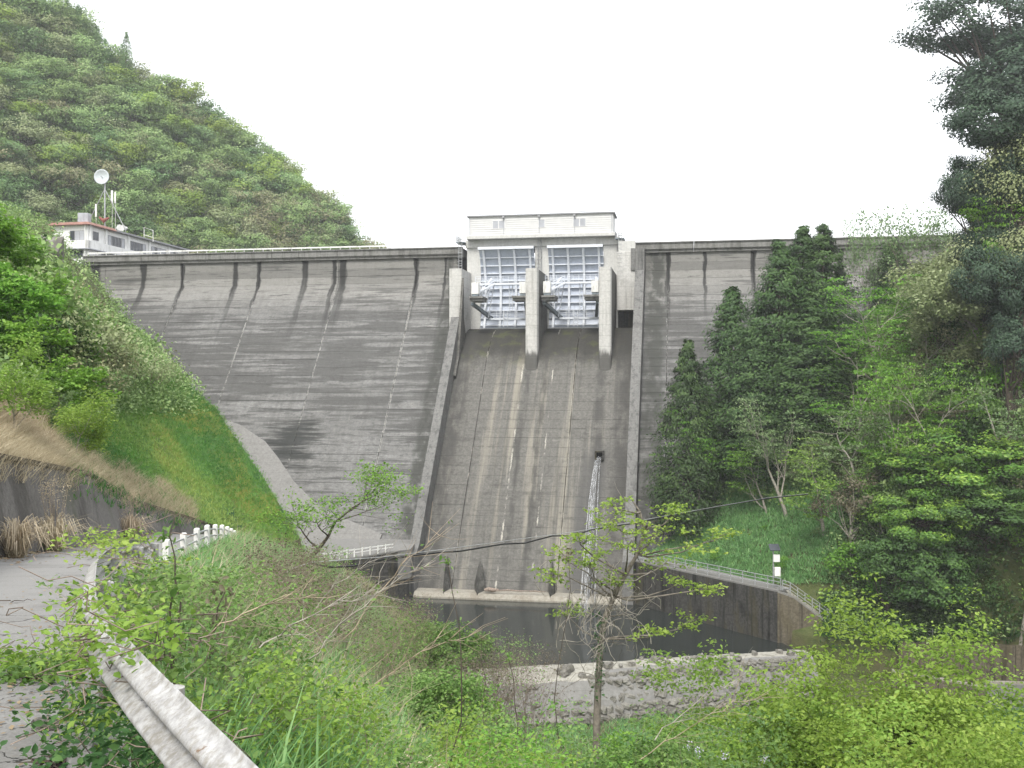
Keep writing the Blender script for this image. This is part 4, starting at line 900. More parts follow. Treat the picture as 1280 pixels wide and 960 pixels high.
for c, nn in zip(q, nr2):
    for z_, d_ in loop: V.append((c[0] + nn[0] * d_, c[1] + nn[1] * d_, c[2] + z_))
F = [(i * n + j, (i + 1) * n + j, (i + 1) * n + (j + 1) % n, i * n + (j + 1) % n) for i in range(len(q) - 1) for j in range(n)]
MB().add(V, F).build('w_beam', M['rail'], gr, smooth=True)
for yq in (-1.2, 4.35, 8.3, 11.5, 15.0, 18.5):
    t = int(np.argmin(abs(q[:, 1] - yq))); c = q[t]; nn = nr2[t]; b = (c[0] - nn[0] * .11, c[1] - nn[1] * .11)
    MB().tube([(b[0], b[1], c[2] - 1.3), (b[0], b[1], c[2] - .13)], .045, 12).build('post', M['rail'], gr)
    MB().beam((b[0], b[1], c[2] - .17), (c[0] + nn[0] * -.006, c[1] + nn[1] * -.006, c[2] - .17), .08, .1).build('bracket', M['rail'], gr)
    for dz_ in (-.17,):
        for dy_ in (-.05, .05):
            k2 = (c[0] + nn[0] * .0 + tg[t][0] * dy_, c[1] + nn[1] * .0 + tg[t][1] * dy_, c[2] + dz_); MB().tube([k2, (k2[0] + nn[0] * .022, k2[1] + nn[1] * .022, k2[2])], .014, 6).build('bolt', M['steel'], gr)
rb_ = empty('road_barrier', (0, 0, 0), 0, 'row of white square posts with thin rails along the road bend', 'barrier'); tops = []
for k, (px, yt, yb, d) in enumerate([(208, 674, 706, 24), (229.5, 666, 700, 27), (246, 660, 692, 30), (259, 656, 684, 33), (269, 655.5, 678, 36), (277.5, 656, 674, 39), (284, 658, 672, 42), (289, 660.5, 672, 45), (293, 663, 673, 48)]):
    a = P(px, yt, d); tops.append(a); zg = min(P(px, yb, d).z, a.z - .5); o = MB().box((-.075, -.075, zg - a.z - .5), (.075, .075, -.03)).hexa([(-.075, -.075, -.03), (.075, -.075, -.03), (.075, .075, -.03), (-.075, .075, -.03), (-.045, -.045, 0), (.045, -.045, 0), (.045, .045, 0), (-.045, .045, 0)]).build('post', M['white'], rb_, bevel=.01)
    o.location = a
for dz_ in (.16, .38): MB().tube([t_ - Vector((0, 0, dz_)) for t_ in tops], .028, 6).build('rail', M['steel'], rb_)
# ------------------------------------------------------------------ foliage generators
def unit(v): return v / (np.linalg.norm(v, axis=-1, keepdims=True) + 1e-9)
def leaves(r, c, size, up=.5, asp=1.7, shape='quad', tint=None, droop=0.0, direc=None, on=None):
    """c (n,3) leaf centres; size (n,) half length. returns V, F, tint"""
    n = len(c); nrm = unit(r.normal(0, 1, (n, 3)) + np.array([0, 0, 1.0]) * up * 2.2)
    if on is not None: nrm = unit(on * 1.5 + r.normal(0, .5, (n, 3)))
    t = r.normal(0, 1, (n, 3)) if direc is None else direc + r.normal(0, .35, (n, 3))
    t[:, 2] -= droop; t = unit(t - nrm * (t * nrm).sum(1, keepdims=True)); b = np.cross(nrm, t)
    L_ = size[:, None]; W = L_ / asp
    if shape == 'quad':
        V = np.stack([c - t * L_, c + b * W + nrm * L_ * .12, c + t * L_, c - b * W + nrm * L_ * .12], 1); F = np.arange(n * 4).reshape(-1, 4)
    else:                                            # pointed leaf folded along its rib: two quads
        V = np.stack([c - t * L_, c - t * L_ * .3 + b * W + nrm * W * .35, c + t * L_ * .35 + b * W * .8 + nrm * W * .3, c + t * L_ - nrm * L_ * .15, c + t * L_ * .35 - b * W * .8 + nrm * W * .3, c - t * L_ * .3 - b * W + nrm * W * .35], 1)
        i = np.arange(n)[:, None] * 6; F = np.stack([i + np.array([0, 1, 2, 3]), i + np.array([0, 3, 4, 5])], 1).reshape(-1, 4)
    T = r.uniform(.2, .8, n) if tint is None else tint + r.uniform(-.22, .22, n)
    return V.reshape(-1, 3), F, (T if shape == 'quad' else np.repeat(T, 2))
def leafmesh(name, parts, mat):
    V = []; F = []; T = []; o = 0
    for v, f, t in parts: V.append(v); F.append(f + o); T.append(t); o += len(v)
    return fast_mesh(name, np.concatenate(V), np.concatenate(F), mat, np.clip(np.concatenate(T), 0, 1))
def tubes(name, lines, mat, k=5):
    V = []; F = []; o = 0
    for p, r in lines:
        v, f = tube_np(np.array(p), np.array(r), k if r[0] > .012 else 3); V.append(v); F.append(f + o); o += len(v)
    return fast_mesh(name, np.concatenate(V), np.concatenate(F), mat, smooth=True)
def grow(r, p, d, L_, rad, depth, lines, tips, split=3, spread=.6, upb=.15, flat=0.0, wig=.12, ratio=.68, seg=6, rr=.6):
    pts = [p.copy()]; rs = [rad]; n = seg; d = unit(d)
    for i in range(n):
        d = d + r.normal(0, wig, 3); d[2] += upb * .3; d[2] *= (1 - flat * .25); d = unit(d); p = p + d * L_ / n; pts.append(p.copy()); rs.append(rad * (1 - .55 * (i + 1) / n))
        if depth > 0 and i >= 1 and r.rand() < split / (n - 1):
            side = unit(np.cross(d, r.normal(0, 1, 3))); nd = unit(d * (1 - spread) + side * spread * 1.4 + np.array([0, 0, upb])); nd[2] *= (1 - flat)
            grow(r, p, nd, L_ * ratio * r.uniform(.75, 1.15), rs[-1] * rr, depth - 1, lines, tips, split, spread, upb, flat, wig, ratio, max(4, seg - 1), rr)
    lines.append((pts, rs))
    if depth > 0:
        for _ in range(2):
            nd = unit(d + r.normal(0, spread * .7, 3)); nd[2] *= (1 - flat * .6)
            grow(r, p, nd, L_ * ratio, rs[-1] * .85, depth - 1, lines, tips, split, spread, upb, flat, wig, ratio, max(4, seg - 1), rr)
    else:
        tips.append((p, d)); tips.append((pts[len(pts) // 2], d))

LIB = {}
def lib(kind, trunk, crown, W, H): LIB.setdefault(kind, []).append((trunk, crown, W, H))
def mk_cedar(seed, H=30., W=9., mat='cedar', nb=1.0, dens=1.0):
    r = np.random.RandomState(seed); lines = [([[0, 0, 0], [.1, 0, H * .3], [0, .1, H * .7], [0, 0, H * .98]], [H * .013, H * .010, H * .005, .03])]
    parts = []; z = H * .06
    while z < H * .99:
        f = z / H; R_ = W / 2 * min(1, 1.75 * (1 - f) ** .92) * (.75 + .25 * min(1, f / .12)) + .25; nbr = int((5 + 7 * (1 - f)) * nb)
        for _ in range(nbr):
            a = r.uniform(0, 6.283); rr = R_ * r.uniform(.62, 1.12); q = np.array([math.cos(a) * rr, math.sin(a) * rr, z + r.uniform(-.5, .5) - rr * .12])
            m_ = int(r.randint(26, 44) * dens); cc = .28 + .1 * R_; 
            out = np.array([math.cos(a), math.sin(a), .15])
            u = r.normal(0, 1, (m_, 3)) * np.array([cc, cc, cc * .8]) * .8; c = q + u - out * r.uniform(0, 1, (m_, 1)) * rr * .35
            tt = r.uniform(.15, .75)
            parts.append(leaves(r, c, r.uniform(.16, .34, m_), .1, 2.6, 'quad', tt + (u[:, 2] * .25), .5, np.tile(out, (m_, 1)), unit(u) * .6 + out + [0, 0, .35]))
            if r.rand() < .25: lines.append(([[0, 0, z], list(q)], [.07, .02]))
        z += H * .017 + .12
    return tubes('trunk', lines, M['bark_dark']), leafmesh('crown', parts, L[mat]), W, H
def mk_round(seed, H=12., W=10., mat='mt_mid', n=55, m=60, ls=.34, low=.22, bark='bark', up=.5, hollow=.55):
    """broadleaf: limbs lead to clumps spread over a lumpy crown"""
    r = np.random.RandomState(seed); lines = []; parts = []
    th = H * low; lines.append(([[0, 0, -1], [.1, .1, th], [r.uniform(-.4, .4), 0, H * .55]], [H * .028, H * .02, H * .01]))
    lob = [(r.uniform(-.5, .5) * W * .55, r.uniform(-.5, .5) * W * .55, H * r.uniform(low + .22, .78), r.uniform(.28, .42) * W) for _ in range(5)] + [(0, 0, H * .68, W * .36)]
    for k in range(n):
        l = lob[k % len(lob)]; v = unit(r.normal(0, 1, 3)); v[2] = v[2] * .8 + .15; rad = l[3] * (hollow + (1 - hollow) * r.rand() ** .5)
        q = np.array(l[:3]) + v * rad * np.array([1, 1, .72]); q[2] = max(q[2], H * low * .8)
        mm = int(m * r.uniform(.6, 1.3)); cr = W * r.uniform(*((.11, .16) if mat.startswith('mt_') and n > 80 else (.07, .12))); tt = r.uniform(.25, .75)
        u = unit(r.normal(0, 1, (mm, 3))) * (r.rand(mm, 1) ** .35) * cr * np.array([1.25, 1.25, .7])
        parts.append(leaves(r, q + u, r.uniform(.6, 1.2, mm) * ls, up, 1.5, 'quad', tt + u[:, 2] / cr * .15, 0, None, unit(u) * .8 + unit(q - np.array([l[0], l[1], l[2] - H * .1])) * .7 + [0, 0, .25]))
        if k % (2 if n < 60 else 5 if n < 150 else 9) == 0:
            a = np.array([0, 0, th + (H * .5 - th) * r.rand()]); mid = (a + q) / 2 + r.normal(0, .3, 3) + [0, 0, -.3]
            lines.append(([list(a), list(mid), list(q)], [H * .009, H * .005, .03]))
    return tubes('trunk', lines, M[bark]), leafmesh('crown', parts, L[mat]), W, H
def mk_layer(seed, H=12., W=11., mat='fresh', depth=3, n=26, ls=.16, bark='bark', R_=.85, flat=.75, lean=.25, thick=.14, shape='quad', L0=.42, split=3, tr=.018, dens=1.0):
    r = np.random.RandomState(seed); lines = []; tips = []
    grow(r, np.array([0, 0, -.5]), np.array([lean, 0, 1.0]), H * L0, H * tr, depth, lines, tips, split, .62, .35, flat * .5, .13, .70, 7)
    tp = np.array([t[0] for t in tips]); zmax = tp[:, 2].max(); sc = H / zmax
    wx = max(np.percentile(np.abs(tp[:, 0]), 95), np.percentile(np.abs(tp[:, 1]), 95)); sxy = (W / 2) / wx
    S = np.array([sxy, sxy, sc]); lines = [((np.array(p) * S), rs) for p, rs in lines]; parts = []
    for p, d in tips:
        q = p * S; mm = int(n * r.uniform(.4, 1.4) * dens)
        if mm < 1: continue
        a = r.uniform(0, 6.283, mm); rr = np.sqrt(r.rand(mm)) * R_; c = q + np.stack([np.cos(a) * rr, np.sin(a) * rr, r.normal(0, thick, mm) - rr * .12], -1)
        parts.append(leaves(r, c, r.uniform(.6, 1.25, mm) * ls, .9, 1.7, shape, np.full(mm, r.uniform(.25, .75))))
    return tubes('trunk', lines, M[bark]), leafmesh('crown', parts, L[mat]), W, H
def mk_twiggy(seed, H=10., W=8., mat='mt_olive', n=5, ls=.15, depth=4, bark='bark_pale', R_=.6, tr=.016):
    r = np.random.RandomState(seed); lines = []; tips = []
    grow(r, np.array([0, 0, -.5]), np.array([.1, 0, 1.0]), H * .4, H * tr, depth, lines, tips, 3.2, .5, .35, .0, .16, .7, 6)
    tp = np.array([t[0] for t in tips]); S = np.array([W / 2 / np.percentile(np.abs(tp[:, :2]), 96)] * 2 + [H / tp[:, 2].max()]); parts = []
    lines = [((np.array(p) * S), rs) for p, rs in lines]
    for p, d in tips:
        mm = r.poisson(n)
        if mm: parts.append(leaves(r, p * S + r.normal(0, R_ * .5, (mm, 3)), r.uniform(.6, 1.2, mm) * ls, .4, 1.6, 'quad', np.full(mm, r.uniform(.2, .8))))
    return tubes('trunk', lines, M[bark], 4), leafmesh('crown', parts, L[mat]), W, H
def mk_bush(seed, H=3., W=4., mat='mt_mid', n=24, m=60, ls=.14, bark='twig', twigs=10):
    r = np.random.RandomState(seed); lines = []; parts = []
    for k in range(n):
        a = r.uniform(0, 6.283); rr = W / 2 * math.sqrt(r.rand()); zz = H * (1 - (rr / (W / 2)) ** 2 * .6) * r.uniform(.45, 1)
        q = np.array([math.cos(a) * rr, math.sin(a) * rr, zz]); mm = int(m * r.uniform(.5, 1.3)); cr = W * .11
        u = r.normal(0, 1, (mm, 3)) * cr * np.array([.8, .8, .55]); parts.append(leaves(r, q + u, r.uniform(.6, 1.2, mm) * ls, .5, 1.6, 'quad', r.uniform(.2, .8) + u[:, 2] / cr * .12))
        if k < twigs: lines.append(([[0, 0, -.2], list(q * .5 + r.normal(0, .1, 3)), list(q * 1.05)], [.04, .025, .008]))
    return tubes('stems', lines, M[bark], 4), leafmesh('crown', parts, L[mat]), W, H
TREES = []
def place(kind, var, x, y, W, H, rz, label, cat, group=None, z=None, name=None):
    tr, cr, w0, h0 = LIB[kind][var % len(LIB[kind])]
    root = empty(name or kind, (x, y, (ground(x, y) if z is None else z) - .15), rz, label, cat, group, (W / w0, W / w0, H / h0))
    link('trunk' if cat == 'tree' else 'stems', tr, root); link('crown', cr, root); return root
def tree_px(kind, var, px, d, top, wpx, label, cat='tree', group=None, name=None, rz=None, z=None, minh=2.0, maxh=None):
    """stand a tree on the ground at distance d in the direction of px so that its top reaches row `top`"""
    if maxh is None: maxh = {'fresh': 21, 'greyl': 18, 'limet': 16, 'cedar': 31, 'feather': 34, 'twiggy': 12, 'sparse': 22,  'darkt': 12}.get(kind, 13)
    while z is None and d < 190 and (480 - top) / 1250 * d - ground((px - 640) / 1250 * d, d) > maxh: d += 1.0
    x = (px - 640) / 1250 * d; zg = ground(x, d) if z is None else z; zt = (480 - top) / 1250 * d
    if kind == 'cedar': wpx = wpx * 1.12
    return place(kind, var, x, d, wpx / 1250 * d, max(minh, zt - zg), rng.uniform(0, 6.3) if rz is None else rz, label, cat, group, zg, name)

# ------------------------------------------------------------------ mountain forest
for i in range(3): lib('mt_a', *mk_round(20 + i, 13, 12, 'mt_mid', 110, 62, .26, hollow=.8))
for i in range(2): lib('mt_b', *mk_round(30 + i, 14, 11, 'mt_dark', 110, 62, .26, hollow=.8))
for i in range(2): lib('mt_c', *mk_round(40 + i, 12, 11, 'mt_lime', 110, 62, .26, hollow=.8))
for i in range(2): lib('mt_d', *mk_round(50 + i, 13, 12, 'mt_olive', 90, 50, .26, hollow=.6))
for i in range(2): lib('mt_e', *mk_round(60 + i, 12, 11, 'mt_brown', 90, 45, .25, hollow=.6))
lib('mt_f', *mk_cedar(70, 18, 6, 'mt_dark', .7, .5))
rm = np.random.RandomState(11)
KINDS = [('mt_a', .42, 'mid-green', 'mid-green trees on the mountain', 'mountain_tree'),
         ('mt_b', .16, 'dark green', 'dark green trees on the mountain', 'mountain_tree'),
         ('mt_c', .13, 'lime-green', 'lime-green trees on the mountain', 'mountain_tree'),
         ('mt_d', .22, 'pale olive', 'pale olive trees on the mountain', 'mountain_tree'),
         ('mt_e', .07, 'bronze-brown', 'bronze trees on the mountain', 'mountain_tree')]
placed = 0; uv = []
nrow = 17
for b in range(nrow):
    v = .02 + .98 * b / (nrow - 1); ncol = 33
    for a in range(ncol): uv.append(((a + rm.uniform(.05, .95) + .5 * (b % 2)) / ncol, min(1.0, v + rm.uniform(-.03, .03))))
for u, v in uv:
    q = mountain_pt(u, v); px = 640 + 1250 * q[0] / q[1]
    if px < -45 or px > 500 or (480 - 1250 * q[2] / q[1]) < -60: continue
    if (480 - 1250 * (q[2] + 12) / q[1]) > 328: continue
    pc = wobk = .5 + .5 * float(wob(q[0] * .5 + 40, q[1] * .5)) * .5
    kd = KINDS[rm.choice(5, p=[k[1] for k in KINDS])]
    if b == 0: pass
    W = rm.uniform(11.5, 17.5) * (q[1] / 330); H = W * rm.uniform(.8, 1.05)
    if placed < 299:
        vz = 'near the ridge' if v > .72 else 'halfway up' if v > .38 else 'at the foot'
        hz_ = 'at the left edge' if px < 110 else 'left of centre' if px < 220 else 'right of centre' if px < 330 else 'at its right end'
        place(kd[0], rm.randint(3), q[0], q[1], W, H, rm.uniform(0, 6.3), '%s tree on the mountain, %s, %s' % (kd[2], vz, hz_), 'tree', kd[3], q[2] - H * .30, kd[4]); placed += 1
for px, py, h in ((121, 56, 13), (132, 62, 10), (158, 68, 14), (98, 30, 13), (84, 18, 12), (69, 6, 12)):
    d = 352; q = P(px, py, d); place('mt_f', 0, q.x, q.y, 5.5, h, rm.uniform(0, 6), 'dark conifer spire standing out on the skyline of the mountain ridge', 'tree', 'ridge conifers', q.z - 6, 'ridge_conifer')
print('mountain trees', placed)

# ------------------------------------------------------------------ right hillside
for i in range(3): lib('cedar', *mk_cedar(100 + i, 30., 11.0, dens=1.6, nb=1.25))
for i in range(3): lib('fresh', *mk_layer(110 + i, 12, 11, 'fresh', 3, 30, .15, R_=1.15, thick=.06, split=2.2, bark='bark_pale', tr=.02))
for i in range(2): lib('greyl', *mk_layer(120 + i, 12, 11, 'grey', 3, 22, .15, R_=1.05, thick=.07, split=2.2, bark='bark_pale', tr=.024))
for i in range(2): lib('evergreen', *mk_round(130 + i, 12, 11, 'camellia', 120, 190, .15, .08, 'bark_dark', .5))
for i in range(2): lib('darkt', *mk_round(135 + i, 12, 11, 'dark', 100, 130, .16, .1, 'bark_dark', .4))
for i in range(2): lib('browny', *mk_round(140 + i, 11, 9, 'brownish', 70, 60, .15, .12, 'bark_pale', .3))
for i in range(2): lib('limet', *mk_layer(145 + i, 12, 11, 'yellow', 3, 26, .14, R_=1.1, thick=.06, split=2.2, bark='bark_pale', tr=.02))
for i in range(2): lib('sparse', *mk_twiggy(155 + i, 10, 9, 'grey', 1.6, .15, 4, 'bark'))
for i in range(3): lib('twiggy', *mk_twiggy(150 + i, 10, 9, 'mt_olive', 7, .17))
lib('feather', *mk_round(160, 26, 13, 'firleaf', 260, 200, .15, .04, 'bark_dark', .3, .6))
lib('feather', *mk_round(161, 26, 13, 'mt_olive', 230, 170, .15, .04, 'bark_dark', .3, .6))
T = [
 ('cedar', 0, 886, 153, 362, 108, 'dark conical cedar, left of the two tips of the lower cedar group beside the dam', 'cedar_tree'),
 ('cedar', 1, 915, 157, 358, 100, 'dark cedar, right of the two tips of the lower cedar group beside the dam', 'cedar_tree'),
 ('cedar', 2, 860, 150, 425, 84, 'shorter dark cedar leaning on the left edge of the cedars, closest to the spillway wall', 'cedar_tree'),
 ('cedar', 1, 975, 150, 299, 104, 'tall dark cedar, the leftmost of the three tallest rising above the dam crest', 'cedar_tree'),
 ('cedar', 2, 1004, 154, 283, 96, 'tallest dark cedar, middle of the three rising above the dam crest', 'cedar_tree'),
 ('cedar', 0, 1029, 151, 281, 96, 'tall dark cedar, the rightmost of the three tallest above the dam crest', 'cedar_tree'),
 ('cedar', 2, 946, 148, 400, 108, 'dark cedar of middle height filling the gap left of the three tallest cedars', 'cedar_tree'),
 ('cedar', 0, 1012, 146, 372, 124, 'broad dark cedar standing in front of the three tallest cedars', 'cedar_tree'),
 ('cedar', 1, 1116, 154, 296, 60, 'single small dark cedar poking above the dam crest right of the tall cedars', 'cedar_tree'),
 ('fresh', 0, 905, 147, 418, 90, 'fresh green layered maple in front of the lower cedar group', 'maple_tree'),
 ('fresh', 1, 876, 149, 510, 86, 'low fresh green maple with flat branches at the left foot of the cedars', 'maple_tree'),
 ('fresh', 2, 960, 141, 545, 90, 'fresh green spreading maple above the grassy bank', 'maple_tree'),
 ('fresh', 1, 1095, 139, 345, 135, 'bright green flat-layered maple high on the slope right of the tall cedars', 'maple_tree'),
 ('fresh', 0, 1070, 135, 425, 120, 'green layered maple below the bright one on the middle of the slope', 'maple_tree'),
 ('greyl', 0, 985, 138, 490, 110, 'grey-green airy tree with pale branches in front of the cedars', 'airy_tree'),
 ('greyl', 1, 1070, 130, 500, 130, 'grey-green tree with long pale leaning limbs in the middle of the slope', 'airy_tree'),
 ('limet', 0, 1030, 131, 545, 140, 'yellow-green wide low tree above the grassy bank', 'spring_tree'),
 ('limet', 1, 1105, 122, 560, 120, 'yellow-green tree with thin pale stems beside the glossy evergreen', 'spring_tree'),
 ('browny', 0, 1065, 124, 580, 85, 'brown-flushed bushy tree low in the middle of the right slope', 'bronze_tree'),
 ('browny', 1, 1210, 125, 500, 80, 'pale pinkish-brown leafing tree above the glossy evergreen', 'bronze_tree'),
 ('evergreen', 0, 1200, 103, 520, 190, 'big glossy evergreen with bright yellow-green new shoots on the right', 'evergreen_tree'),
 ('evergreen', 1, 1140, 104, 590, 130, 'smaller glossy evergreen left of the big one', 'evergreen_tree'),
 ('darkt', 0, 1235, 100, 600, 160, 'deep-shade dark tree at the right edge above the channel wall', 'shade_tree'),
 ('darkt', 1, 1180, 110, 655, 130, 'very dark low tree under the glossy evergreen', 'shade_tree'),
 ('darkt', 0, 1110, 112, 660, 120, 'dark low tree behind the end of the stairs', 'shade_tree'),
 ('fresh', 2, 1140, 122, 440, 120, 'green layered tree standing behind the bright maple on the slope', 'maple_tree'),
 ('fresh', 1, 1180, 112, 450, 120, 'fresh green tree between the glossy evergreen and the twiggy trees', 'maple_tree'),
 ('feather', 0, 1284, 112, 60, 175, 'dark tall tree just inside the right edge near the top corner', 'tall_tree'),
 ('feather', 0, 1232, 120, 135, 85, 'brownish dark tree reaching furthest left into the sky at upper right', 'tall_tree'),
 ('feather', 0, 1262, 114, 250, 110, 'dark tree mass under the brown-tinged crown at the right edge', 'tall_tree'),
 ('darkt', 1, 965, 150, 560, 90, 'dark tree at the foot of the broad cedar', 'shade_tree'),
 ('fresh', 2, 1275, 88, 600, 110, 'bright green maple branch fan at the right edge halfway down', 'maple_tree'),
 ('twiggy', 0, 1185, 128, 312, 120, 'bare twiggy olive tree on the upper slope below the dam crest end', 'twiggy_tree'),
 ('twiggy', 1, 1225, 122, 330, 130, 'brown tangled twiggy tree under the tall trees at upper right', 'twiggy_tree'),
 ('twiggy', 2, 1160, 124, 370, 120, 'pale twiggy tree right beside the high layered maple', 'twiggy_tree'),
 ('sparse', 0, 1128, 150, 250, 105, 'thin sparse tree whose twigs stand against the sky above the crest', 'twiggy_tree'),
 ('sparse', 1, 1082, 152, 272, 60, 'small sparse sapling against the sky left of the thin tree', 'twiggy_tree'),
 ('sparse', 1, 1180, 150, 275, 60, 'little sparse sapling against the sky right of the thin tree', 'twiggy_tree'),
 ('twiggy', 0, 1250, 118, 400, 110, 'olive twiggy tree at the right edge in the middle of the slope', 'twiggy_tree'),
 ('feather', 1, 1272, 122, 118, 150, 'tall dark tree with brown-tinged crown against the sky at the right edge', 'tall_tree'),
 ('feather', 0, 1290, 116, -60, 215, 'tallest dark feathery tree leaving the frame at the upper right corner', 'tall_tree'),
 ('feather', 0, 1240, 128, 180, 95, 'dark tree with drooping boughs below the brown-tinged tall tree', 'tall_tree'),
 ('fresh', 0, 1265, 116, 232, 110, 'bright green tree in front of the tall dark trees at the right edge', 'maple_tree'),
 ('limet', 0, 1225, 114, 400, 100, 'yellow-green small tree on the upper right slope', 'spring_tree'),
 ('greyl', 1, 1270, 108, 470, 110, 'grey-green tree at the right edge above the glossy evergreen', 'airy_tree'),
]
for kind, var, px, d, top, w, lab, nm in T: tree_px(kind, var, px, d, top, w, lab, 'tree', None, nm)
# shrubs on both slopes
for i in range(2): lib('b_mid', *mk_bush(200 + i, mat='mt_mid'))
for i in range(2): lib('b_dark', *mk_bush(205 + i, mat='dark', m=80))
for i in range(2): lib('b_fresh', *mk_bush(210 + i, mat='fresh'))
for i in range(2): lib('b_olive', *mk_bush(215 + i, mat='mt_olive', m=60, ls=.10))
for i in range(2): lib('b_brown', *mk_bush(220 + i, mat='mt_brown', m=50, ls=.09))
BL = {'b_mid': ('mid-green bush', 'mid_green_bush'), 'b_dark': ('dark green bush', 'dark_bush'), 'b_fresh': ('fresh green bush', 'fresh_bush'), 'b_olive': ('dull olive bush', 'olive_bush'), 'b_brown': ('brownish thin-leaved bush', 'brown_bush')}
def scatter(region, n, kinds, ws, hs, where, group, seed):
    r = random.Random(seed); k = 0
    while k < n:
        px, d = r.uniform(*region[0]), r.uniform(*region[1]); x = (px - 640) / 1250 * d
        z = ground(x, d); py = 480 - 1250 * z / d
        if region[2] and not (region[2][0] < py < region[2][1]): k += .2; continue
        if 700 < px < 1055 and py > 625 and seed == 3: k += .2; continue
        kd = r.choice(kinds); w = r.uniform(*ws)
        if px < 300 and 480 - 1250 * (z + w * .75) / d < np.interp(px, [0, 60, 100, 170, 230], [250, 335, 358, 405, 480]): k += .1; continue
        place(kd, r.randrange(2), x, d, w, w * r.uniform(*hs), r.uniform(0, 6.3), '%s %s, %s %s' % (BL[kd][0], where, ['upper', 'middle', 'lower'][min(2, int(3 * (py - region[2][0]) / (region[2][1] - region[2][0])))], ['left', 'centre', 'right'][min(2, int(3 * (px - region[0][0]) / (region[0][1] - region[0][0])))]), 'bush', '%s, %s' % (BL[kd][0] + 'es', group), z, BL[kd][1]); k += 1
scatter(((-10, 215), (58, 110), (240, 500)), 85, ['b_mid', 'b_olive', 'b_olive', 'b_brown', 'b_mid', 'b_dark'], (4, 7), (.55, .9), 'on the hillside below the white building', 'left hillside', 1)
scatter(((-10, 120), (40, 75), (260, 480)), 26, ['b_mid', 'b_fresh', 'b_fresh', 'b_dark'], (3, 5), (.6, .9), 'on the bank above the road', 'left bank above the road', 2)
scatter(((900, 1300), (108, 140), (330, 760)), 110, ['b_mid', 'b_mid', 'b_dark', 'b_olive', 'b_fresh', 'b_fresh', 'b_brown'], (4, 7.5), (.6, 1.0), 'among the trees of the right hillside', 'right hillside', 3)
scatter(((830, 1290), (124, 150), (640, 715)), 14, ['b_fresh', 'b_mid', 'b_dark'], (1.6, 3), (.5, .8), 'low behind the walkway railing on the right bank', 'right bank', 4)

# ------------------------------------------------------------------ stuff: leaf carpets and grass
def carpet(name, pts, size, mat, seed, h=.5, per=14, spread=.6, up=.6, shape='quad', asp=1.6):
    r = np.random.RandomState(seed); n = len(pts); c = np.repeat(pts, per, 0) + np.stack([r.normal(0, spread, n * per), r.normal(0, spread, n * per), r.uniform(0, 1, n * per) ** 1.3 * h], -1)
    tt = np.repeat(r.uniform(.2, .8, n), per)
    o = link(name, leafmesh(name, [leaves(r, c, r.uniform(.6, 1.25, len(c)) * size, up, asp, shape, tt)], L[mat])); return tag(o, kind='stuff')
def gpts(seed, n, px, d, test=None, pyr=None, power=1.0):
    r = np.random.RandomState(seed); out = []
    for _ in range(n * 6):
        a = r.uniform(*px); dd = d[0] + (d[1] - d[0]) * r.rand() ** power; x = (a - 640) / 1250 * dd; z = ground(x, dd)
        py = 480 - 1250 * z / dd
        if pyr and not (pyr[0] < py < pyr[1]): continue
        if test and not test(x, dd, z, a, py): continue
        out.append((x, dd, z))
        if len(out) >= n: break
    return np.array(out)
def blades(name, pts, h, w, mat, seed, per=6, spread=.25, lean=.35, tintv=None):
    r = np.random.RandomState(seed); n = len(pts) * per; p = np.repeat(pts, per, 0) + np.stack([r.normal(0, spread, n), r.normal(0, spread, n), np.full(n, -.03)], -1)
    hh = h * r.uniform(.5, 1.25, n)[:, None]; a = r.uniform(0, 6.283, n); b = np.stack([np.cos(a), np.sin(a), 0 * a], -1) * w
    ln = np.stack([r.normal(0, lean, n), r.normal(0, lean, n), np.ones(n)], -1); m1 = p + ln * hh * .55; top = m1 + ln * np.array([1.6, 1.6, .75]) * hh * .45
    V = np.stack([p - b, p + b, m1 + b * .7, m1 - b * .7, top + b * .12, top - b * .12], 1).reshape(-1, 3); i = np.arange(n)[:, None] * 6
    F = np.stack([i + np.array([0, 1, 2, 3]), i + np.array([3, 2, 4, 5])], 1).reshape(-1, 4)
    t0 = np.repeat(r.uniform(.15, .85, len(pts)) if tintv is None else np.clip(.45 + tintv * wob(pts[:, 0] * 2.2 + 9, pts[:, 1] * 1.2) + r.uniform(-.12, .12, len(pts)), .02, .98), per) + r.uniform(-.15, .15, n)
    o = link(name, fast_mesh(name, V, F, L[mat], np.clip(np.repeat(t0, 2), 0, 1))); return tag(o, kind='stuff')
def xcol(c): return lambda x, y: np.interp(y, RY, RX[:, c])
def off_road(x, d): return x > np.interp(d, RY, RX[:, 7]) + .25
# right hill undergrowth, mountain undergrowth
carpet('hillside_undergrowth', gpts(1, 6500, (880, 1320), (106, 175), lambda x, d, z, a, py: a > 1045 or py < 630, (200, 800)), .24, 'mt_mid', 1, 1.6, 16, 1.0)
carpet('shaded_undergrowth', gpts(2, 2200, (1060, 1320), (106, 140), None, (600, 800)), .22, 'dark', 2, 1.4, 16, .9)
mp = np.array([mountain_pt(a, b) for a, b in np.random.RandomState(3).rand(7000, 2)]); mp = mp[(640 + 1250 * mp[:, 0] / mp[:, 1] > -60)]
carpet('mountain_undergrowth', mp, .6, 'mt_dark', 4, 4.0, 9, 2.0)
carpet('left_hill_undergrowth', gpts(5, 5200, (-40, 240), (30, 115), lambda x, d, z, a, py: x < np.interp(d, RY, RX[:, 3]) + .6, (230, 520)), .13, 'mt_mid', 5, 1.1, 18, .55)
carpet('abutment_undergrowth', gpts(31, 2600, (-60, 260), (100, 206), lambda x, d, z, a, py: x < np.interp(d, RY, RX[:, 3]) + 2, (250, 520)), .2, 'mt_mid', 31, 1.3, 16, .9)
